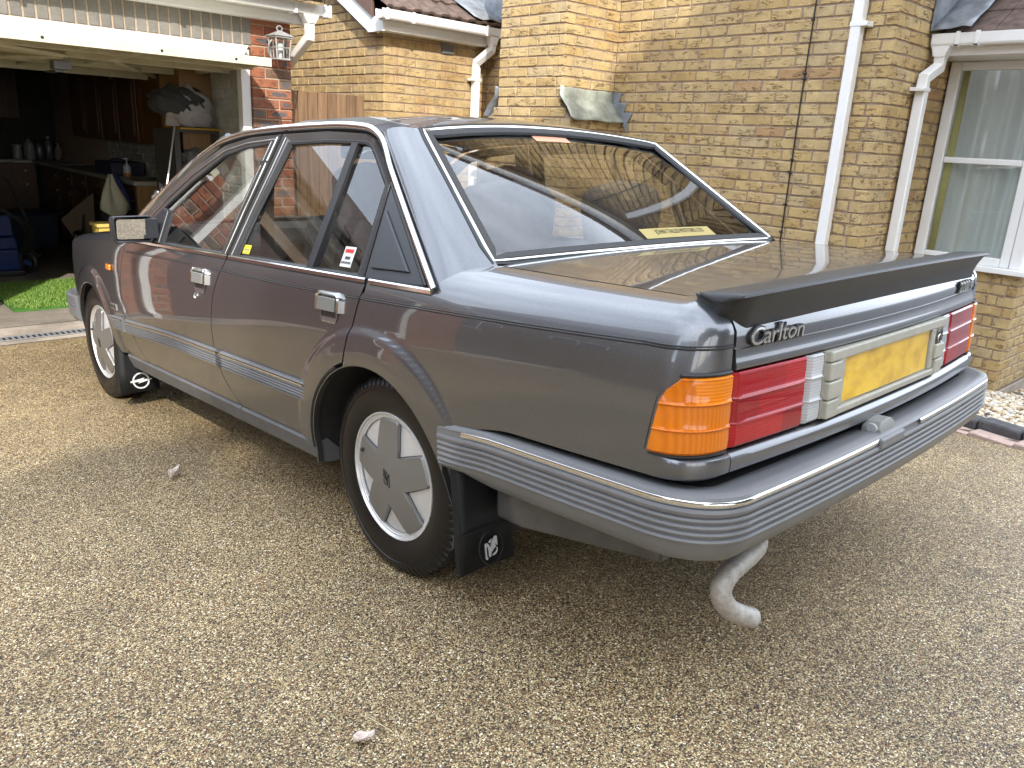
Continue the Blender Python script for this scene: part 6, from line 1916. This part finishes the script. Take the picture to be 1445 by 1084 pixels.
lump('dark_sheet', (.575, 5.13, 1.425), (.235, .19, .13), simple('dark_grey_sheet', (.045, .045, .048), .8, noise=.3, nscale=9), 4.1, 'dark grey sheet folded over the pale bundle', 'sheet', cut=False)
lump('plastic_bag', (.40, 5.02, .62), (.13, .10, .16), simple('clear_plastic', (.16, .16, .16), .18, noise=.4, nscale=14), 2.2, 'crumpled clear plastic bag beside the shelf unit', 'bag', .2, 9)
lump('rag_pile', (.66, 5.10, .965), (.12, .09, .10), simple('grey_rags', (.14, .14, .13), .8, noise=.5, nscale=12), 5.7, 'pile of grey rags on the top shelf of the dark unit', 'rags', .2, 9)
tag(MB().tube([(.445, 4.93, 1.245), (.23, 4.78, .46), (.06, 4.66, -.165)], .0085, n=8).build('pole', simple('silver_pole', (.5, .5, .5), .3, metal=.9), None), 'thin silver pole leaning against the shelf unit', 'pole')

# towel over a black stand, yellow box, stool
stn = tag(empty('black_stand', (.25, 6.05, FZ)), 'black folded stand under the beige and blue towel', 'stand')
b = MB()
for sx in (-1, 1):
    b.tube([(sx * .16, -.05, 0), (sx * .02, 0, .92)], .014, n=6).tube([(sx * .16, .16, 0), (sx * .02, .05, .92)], .014, n=6)
b.box((-.11, -.02, .05), (.11, .10, .55))
b.build('stand_frame', M['black'], stn, smooth=30)
def towel(name, pts, mat, lab):
    rows = []
    for (z, x0, x1, y) in pts:
        rows.append([(lerp(x0, x1, u), y + .018 * math.sin(u * 11 + z * 4) + .03 * abs(u - .5), z - .10 * (1 - abs(2 * u - 1)) * (1 if z < .55 else 0)) for u in np.linspace(0, 1, 18)])
    return tag(MB().grid(rows).build(name, mat, None, smooth=60, solid=.006), lab, 'towel')
towel('beige_towel', [(.80, .225, .26, 5.99), (.72, .19, .29, 5.965), (.64, .155, .325, 5.945), (.56, .13, .36, 5.93), (.50, .12, .37, 5.925)], simple('beige_towel', (.46, .43, .33), .95, bump=.6, bscale=160), 'beige towel draped in a peak over the black stand')
towel('blue_towel', [(.805, .235, .30, 6.01), (.72, .24, .35, 6.0), (.62, .28, .385, 5.985), (.53, .30, .41, 5.975)], simple('blue_towel', (.012, .025, .14), .9), 'dark blue towel hanging behind the beige towel')
yb = tag(empty('yellow_box', (.03, 5.45, FZ)), 'yellow plastic box behind the car mirror', 'box')
MB().prism([(-.085, .30), (.085, .30), (.105, .585), (-.105, .585)], -.09, .09, lambda u, v, d: (u, d * (1 + .3 * (v - .3)), v)).build('box_body', simple('yellow_plastic', (.62, .44, .10), .4), yb, smooth=0, bevel=.01)
MB().box((-.118, -.112, .585), (.118, .112, .612)).build('box_rim', simple('yellow_plastic_rim', (.66, .48, .13), .4), yb, smooth=0, bevel=.006)
MB().box((-.10, -.10, 0), (.10, .10, .298)).build('box_stand', M['black'], yb, smooth=0, bevel=.01)
stl = tag(empty('wooden_stool', (.40, 5.82, FZ)), 'pale wooden stool below the towel', 'stool')
MB().box((-.08, -.10, .57), (.10, .10, .60)).build('seat', M['oak_light'], stl, smooth=0, bevel=.006)
for sx, sy in ((-1, -1), (1, -1), (-1, 1), (1, 1)):
    MB().box((.01 + sx * .07 - .014, sy * .08 - .014, 0), (.01 + sx * .07 + .014, sy * .08 + .014, .57)).build('leg', M['oak_light'], stl, smooth=0)
tag(MB().prism([(-.02, 0), (.12, .10), (.13, .46), (.02, .34), (-.10, .20)], 0, .006, lambda u, v, d: (.18 + u * 1.3, 7.0 + d - u * .3, .10 + v)).build('cardboard', simple('brown_cardboard', (.14, .105, .07), .9), None, smooth=0), 'torn cardboard sheet leaning in the dark of the garage', 'cardboard')
wh = tag(empty('trolley', (.16, 6.9, FZ)), 'black wheeled trolley in the shadow beside the cardboard', 'trolley')
MB().lathe([(-.02, .15), (-.025, .18), (0, .19), (.025, .18), (.02, .15)], 28, M=Matrix.Translation((0, 0, .19))).build('wheel', M['tyre'], wh)
MB().lathe([(-.01, .0001), (-.012, .05), (.012, .05), (.01, .0001)], 16, M=Matrix.Translation((0, 0, .19))).build('hub', M['galv'], wh)
MB().tube([(.02, 0, .19), (.10, .1, .55), (.16, .15, .75)], .012, n=6).tube([(.03, .02, .19), (.22, .25, .25)], .012, n=6).build('trolley_frame', M['black'], wh)

# pressure washer
pw = tag(empty('pressure_washer', (-.50, 6.80, FZ)), 'blue and black pressure washer with looped hoses on the garage floor', 'pressure washer')
blue = simple('blue_plastic', (.006, .026, .15), .35)
for z0_, z1_, w_ in ((.05, .24, .10), (.245, .36, .095), (.365, .56, .07)):
    MB().prism([(-w_, z0_), (w_, z0_), (w_ * .92, z1_), (-w_ * .92, z1_)], -.09, .09, lambda u, v, d: (u, d, v)).build('blue_shell', blue, pw, smooth=0, bevel=.015)
MB().box((-.13, -.10, 0), (.13, .12, .05)).box((.03, .0, .04), (.14, .12, .20)).build('base', M['black'], pw, smooth=0, bevel=.012)
for sx in (-.16, .17):
    MB().lathe([(-.025, .05), (-.03, .09), (-.02, .105), (.02, .105), (.03, .09), (.025, .05), (.03, .0001)], 26, M=Matrix.Translation((sx, .02, .105)) @ Matrix.Rotation(R(50), 4, 'Z')).build('wheel', M['black'], pw)
    MB().box((-.04, -.035, -.022), (.04, -.028, .022)).build('wheel_badge', blue, pw, smooth=0, bevel=.004).matrix_local = Matrix.Translation((sx, .0, .105)) @ Matrix.Rotation(R(30), 4, 'Y')
hm = simple('black_hose', (.02, .02, .02), .3)
MB().tube(smoothline([(-.20, .1, .2), (-.19, .08, .75), (-.15, .06, .88), (-.02, .04, .91), (.10, .04, .86), (.15, .05, .72), (.20, .06, .56), (.26, .08, .30)], 50), .014, n=8).build('handle', M['black'], pw)
for k in range(5):
    a = k * .03
    MB().tube(smoothline([(-.16 + a, -.02 + a, .50 - a), (-.02 + a, -.10, .62 - .9 * a), (.12 + a, -.11, .50 - a), (.20 - a, -.08, .33 - a), (.22 + a * .5, -.05, .18), (.26 - a, .0, .08)], 40), .0055, n=6).build('hose', hm, pw)
tub = tag(MB().prism([(-.30, 0), (.30, 0), (.34, .38), (-.34, .38)], -.2, .2, lambda u, v, d: (.02 + u, 8.6 + d, FZ + v)).box((-.36, 8.38, FZ + .381), (.40, 8.82, FZ + .41)).build('storage_tub', simple('dark_blue_tub', (.008, .018, .05), .4), None, smooth=0, bevel=.012), 'dark storage tub with blue lid deep in the garage', 'tub')

# things blown onto the drive
def petal(name, x, y, rot, s, lab, curl):
    rows = []
    for u in np.linspace(0, 1, 11):
        r = []
        wd = .5 * s * math.sin(math.pi * min(.1 + u * .93, 1)) ** .7
        for v_ in np.linspace(-1, 1, 9):
            r.append(((u - .5) * s * 1.5, v_ * wd * (1 - .3 * abs(v_)), .004 + curl * s * (v_ ** 2 * .55 + .35 * (u - .4) ** 2) + .003 * math.sin(9 * u + 5 * v_)))
        rows.append(r)
    o = MB().grid(rows).build(name, M['petal'], None, smooth=70, solid=.0012)
    o.location = (x, y, gz(x, y) + .002); o.rotation_euler = (R(-3.5), 0, rot)
    return tag(o, lab, 'petal')
M['petal'] = simple('dry_pale_petal', (.66, .56, .49), .7, noise=.18, nscale=60)
petal('petal', -1.02, 1.215, .5, .040, 'curled pale petal on the drive left of the rear wheel', 1.3)
petal('petal', -1.291, -.604, -.45, .030, 'pale pink dry petal near the bottom edge of the drive', .9)
tag(MB().tube(smoothline([(-1.252, -.530, gz(0, -.53) + .003), (-1.243, -.56, gz(0, -.56) + .005), (-1.231, -.625, gz(0, -.625) + .003)], 12), .0009, n=5).build('straw', simple('dry_straw', (.52, .46, .27), .7), None), 'thin dry straw stem lying beside the pale pink petal', 'straw')

# ================================================================ trees across the lane (they shade the drive) and the houses opposite
t = NT('broad_leaf')
rn = t('Attribute', attribute_name='tone').outputs['Fac']
lc = t.ramp(rn, [(0, (.035, .06, .015)), (.5, (.06, .10, .025)), (1, (.10, .15, .04))])
M['leaf'] = t.finish(t('MixShader', {0: .3, 1: t('BsdfPrincipled', {'Base Color': lc, 'Roughness': .5}).outputs[0], 2: t('BsdfTranslucent', {'Color': lc}).outputs[0]}).outputs[0])
M['bark'] = simple('tree_bark', (.10, .075, .055), .9, noise=.4, nscale=12, bump=.8, bscale=30)
def tree(x, y, h, rx, rz, n, label, seed):
    r_ = np.random.default_rng(seed)
    root = tag(empty('tree', (x, y, gz(x, y) - .1)), label, 'tree')
    tr = MB().tube([(0, 0, -.3), (.05, .03, h * .3), (-.1, .1, h * .6), (0, 0, h * .95)], [.32, .24, .16, .06], n=10)
    for k in range(9):
        a = k * 2.4; z = h * (.35 + .06 * k); L = rx * (.75 - .04 * k)
        tr.tube([(0, 0, z), (L * .5 * math.cos(a), L * .5 * math.sin(a), z + L * .3), (L * math.cos(a), L * math.sin(a), z + L * .5)], [.11, .07, .02], n=7)
    tr.build('trunk', M['bark'], root)
    cl = r_.normal(0, 1, (70, 3)); cl /= np.linalg.norm(cl, axis=1)[:, None]
    cl = cl * (r_.uniform(.35, 1, (70, 1)) ** .45) * np.array([rx * .82, rx * .82, rz * .82])
    v, f, tn = [], [], []
    for i in range(n):
        c = cl[i % 70] + r_.normal(0, 1, 3) * np.array([.20 * rx, .20 * rx, .19 * rz])
        if (c[0] / rx) ** 2 + (c[1] / rx) ** 2 + (c[2] / rz) ** 2 > 1.08: c = c * .72
        s = r_.uniform(.13, .26)
        q = r_.normal(0, 1, (2, 3)); a = q[0] / np.linalg.norm(q[0]); b = np.cross(a, q[1]); b /= np.linalg.norm(b)
        k = len(v)
        p = c + np.array([0, 0, h])
        v += [tuple(p - a * s), tuple(p + b * s * .55), tuple(p + a * s), tuple(p - b * s * .55)]
        f.append((k, k + 1, k + 2, k + 3)); tn.append(r_.random())
    me = bpy.data.meshes.new('crown'); me.from_pydata(v, [], f)
    at = me.attributes.new('tone', 'FLOAT', 'FACE'); at.data.foreach_set('value', tn)
    link('crown', me, M['leaf'], root)
tree(-3.4, -13.1, 8.2, 5.2, 4.2, 60000, 'large broad-leaved tree across the lane behind the camera', 3)
tree(-9.6, -15.2, 7.6, 5.0, 3.8, 56000, 'round broad-leaved tree across the lane near the fence', 8)

def house(loc, L, D, H, rise, label, rz=0.0):
    """plain brick house across the way: gabled, with windows and a door (seen only mirrored in the paintwork)"""
    root = tag(empty('neighbour_house', loc), label, 'house')
    root.rotation_euler = (0, 0, rz)
    MB().prism([(0, -.4), (L, -.4), (L, H), (0, H)], 0, D, lambda u, v, d: (d, u, v)).build('wall', M['far_brick'], root, smooth=0)
    for y in (0, L):
        MB().prism([(0, H + .001), (D, H + .001), (D / 2, H + rise)], 0, .2, lambda u, v, d: (u, y + (d if y == 0 else -d), v)).build('gable', M['far_brick'], root, smooth=0)
    for s in (0, 1):
        x0, x1 = (-.35, D / 2) if s == 0 else (D + .35, D / 2)
        MB().prism([(x0, H - .2), (x1, H + rise + .1), (x1, H + rise + .25), (x0, H - .05)], -.3, L + .3, lambda u, v, d: (u, d, v)).build('roof', M['tile'], root, smooth=0)
    for k in range(int(L // 3.2)):
        y = 1.0 + k * 3.2
        for z in (.9, 3.0):
            if z > H - 1.3: continue
            f = MB().box((-.05, y, z), (.02, y + 1.6, z + .07)).box((-.05, y, z + 1.15), (.02, y + 1.6, z + 1.22)).box((-.05, y, z), (.02, y + .07, z + 1.22)).box((-.05, y + 1.53, z), (.02, y + 1.6, z + 1.22)).box((-.05, y + .77, z), (.02, y + .84, z + 1.22))
            if rz == 0: f.v = [(D - a if True else a, b, c) for a, b, c in f.v]
            w_ = f.build('window', M['upvc'], root, smooth=0)
            xx = (D + .004) if rz == 0 else -.004
            MB().add([(xx, y + .07, z + .07), (xx, y + 1.53, z + .07), (xx, y + 1.53, z + 1.15), (xx, y + .07, z + 1.15)], [(0, 1, 2, 3)]).build('pane', simple('far_pane', (.03, .035, .04), .05), w_, smooth=0)
    return root
M['far_brick'] = simple('far_red_brick', (.19, .135, .095), .9, noise=.25, nscale=3)
house((-21.0, -15, gz(-9, -7) - .2), 13, 6.5, 4.9, 2.6, 'red brick house across the lane left of the drive')
house((-16.5, .5, -.1), 10, 6.5, 4.9, 2.6, 'red brick house beyond the drive, left of the garages')
house((3.0, -26, .3), 8, 15, 4.9, 2.8, 'brick house across the lane opposite the bay window', 0.0)
tree(8.5, -13.5, 5.2, 3.6, 3.4, 26000, 'bushy tree across the lane opposite the bay window', 21)
tree(3.2, -17.5, 6.0, 3.4, 4.0, 26000, 'slender leafy tree across the lane in line with the car', 22)
hb = tag(empty('boundary_fence', (-9.3, -7, .2)), 'brown panel fence along the left side of the drive', 'fence')
for i in range(8):
    y = i * 1.85
    zz = gz(-9, -7 + y) - .2
    for k in range(12):
        MB().box((0, y + .06 + k * .145, zz), (.018 + .006 * (k % 2), y + .06 + k * .145 + .142, zz + 1.75)).build('fence_board', M['timber'], hb, smooth=0)
    MB().box((-.05, y - .04, zz - .3), (.05, y + .05, zz + 1.85)).build('fence_post', M['timber'], hb, smooth=0)
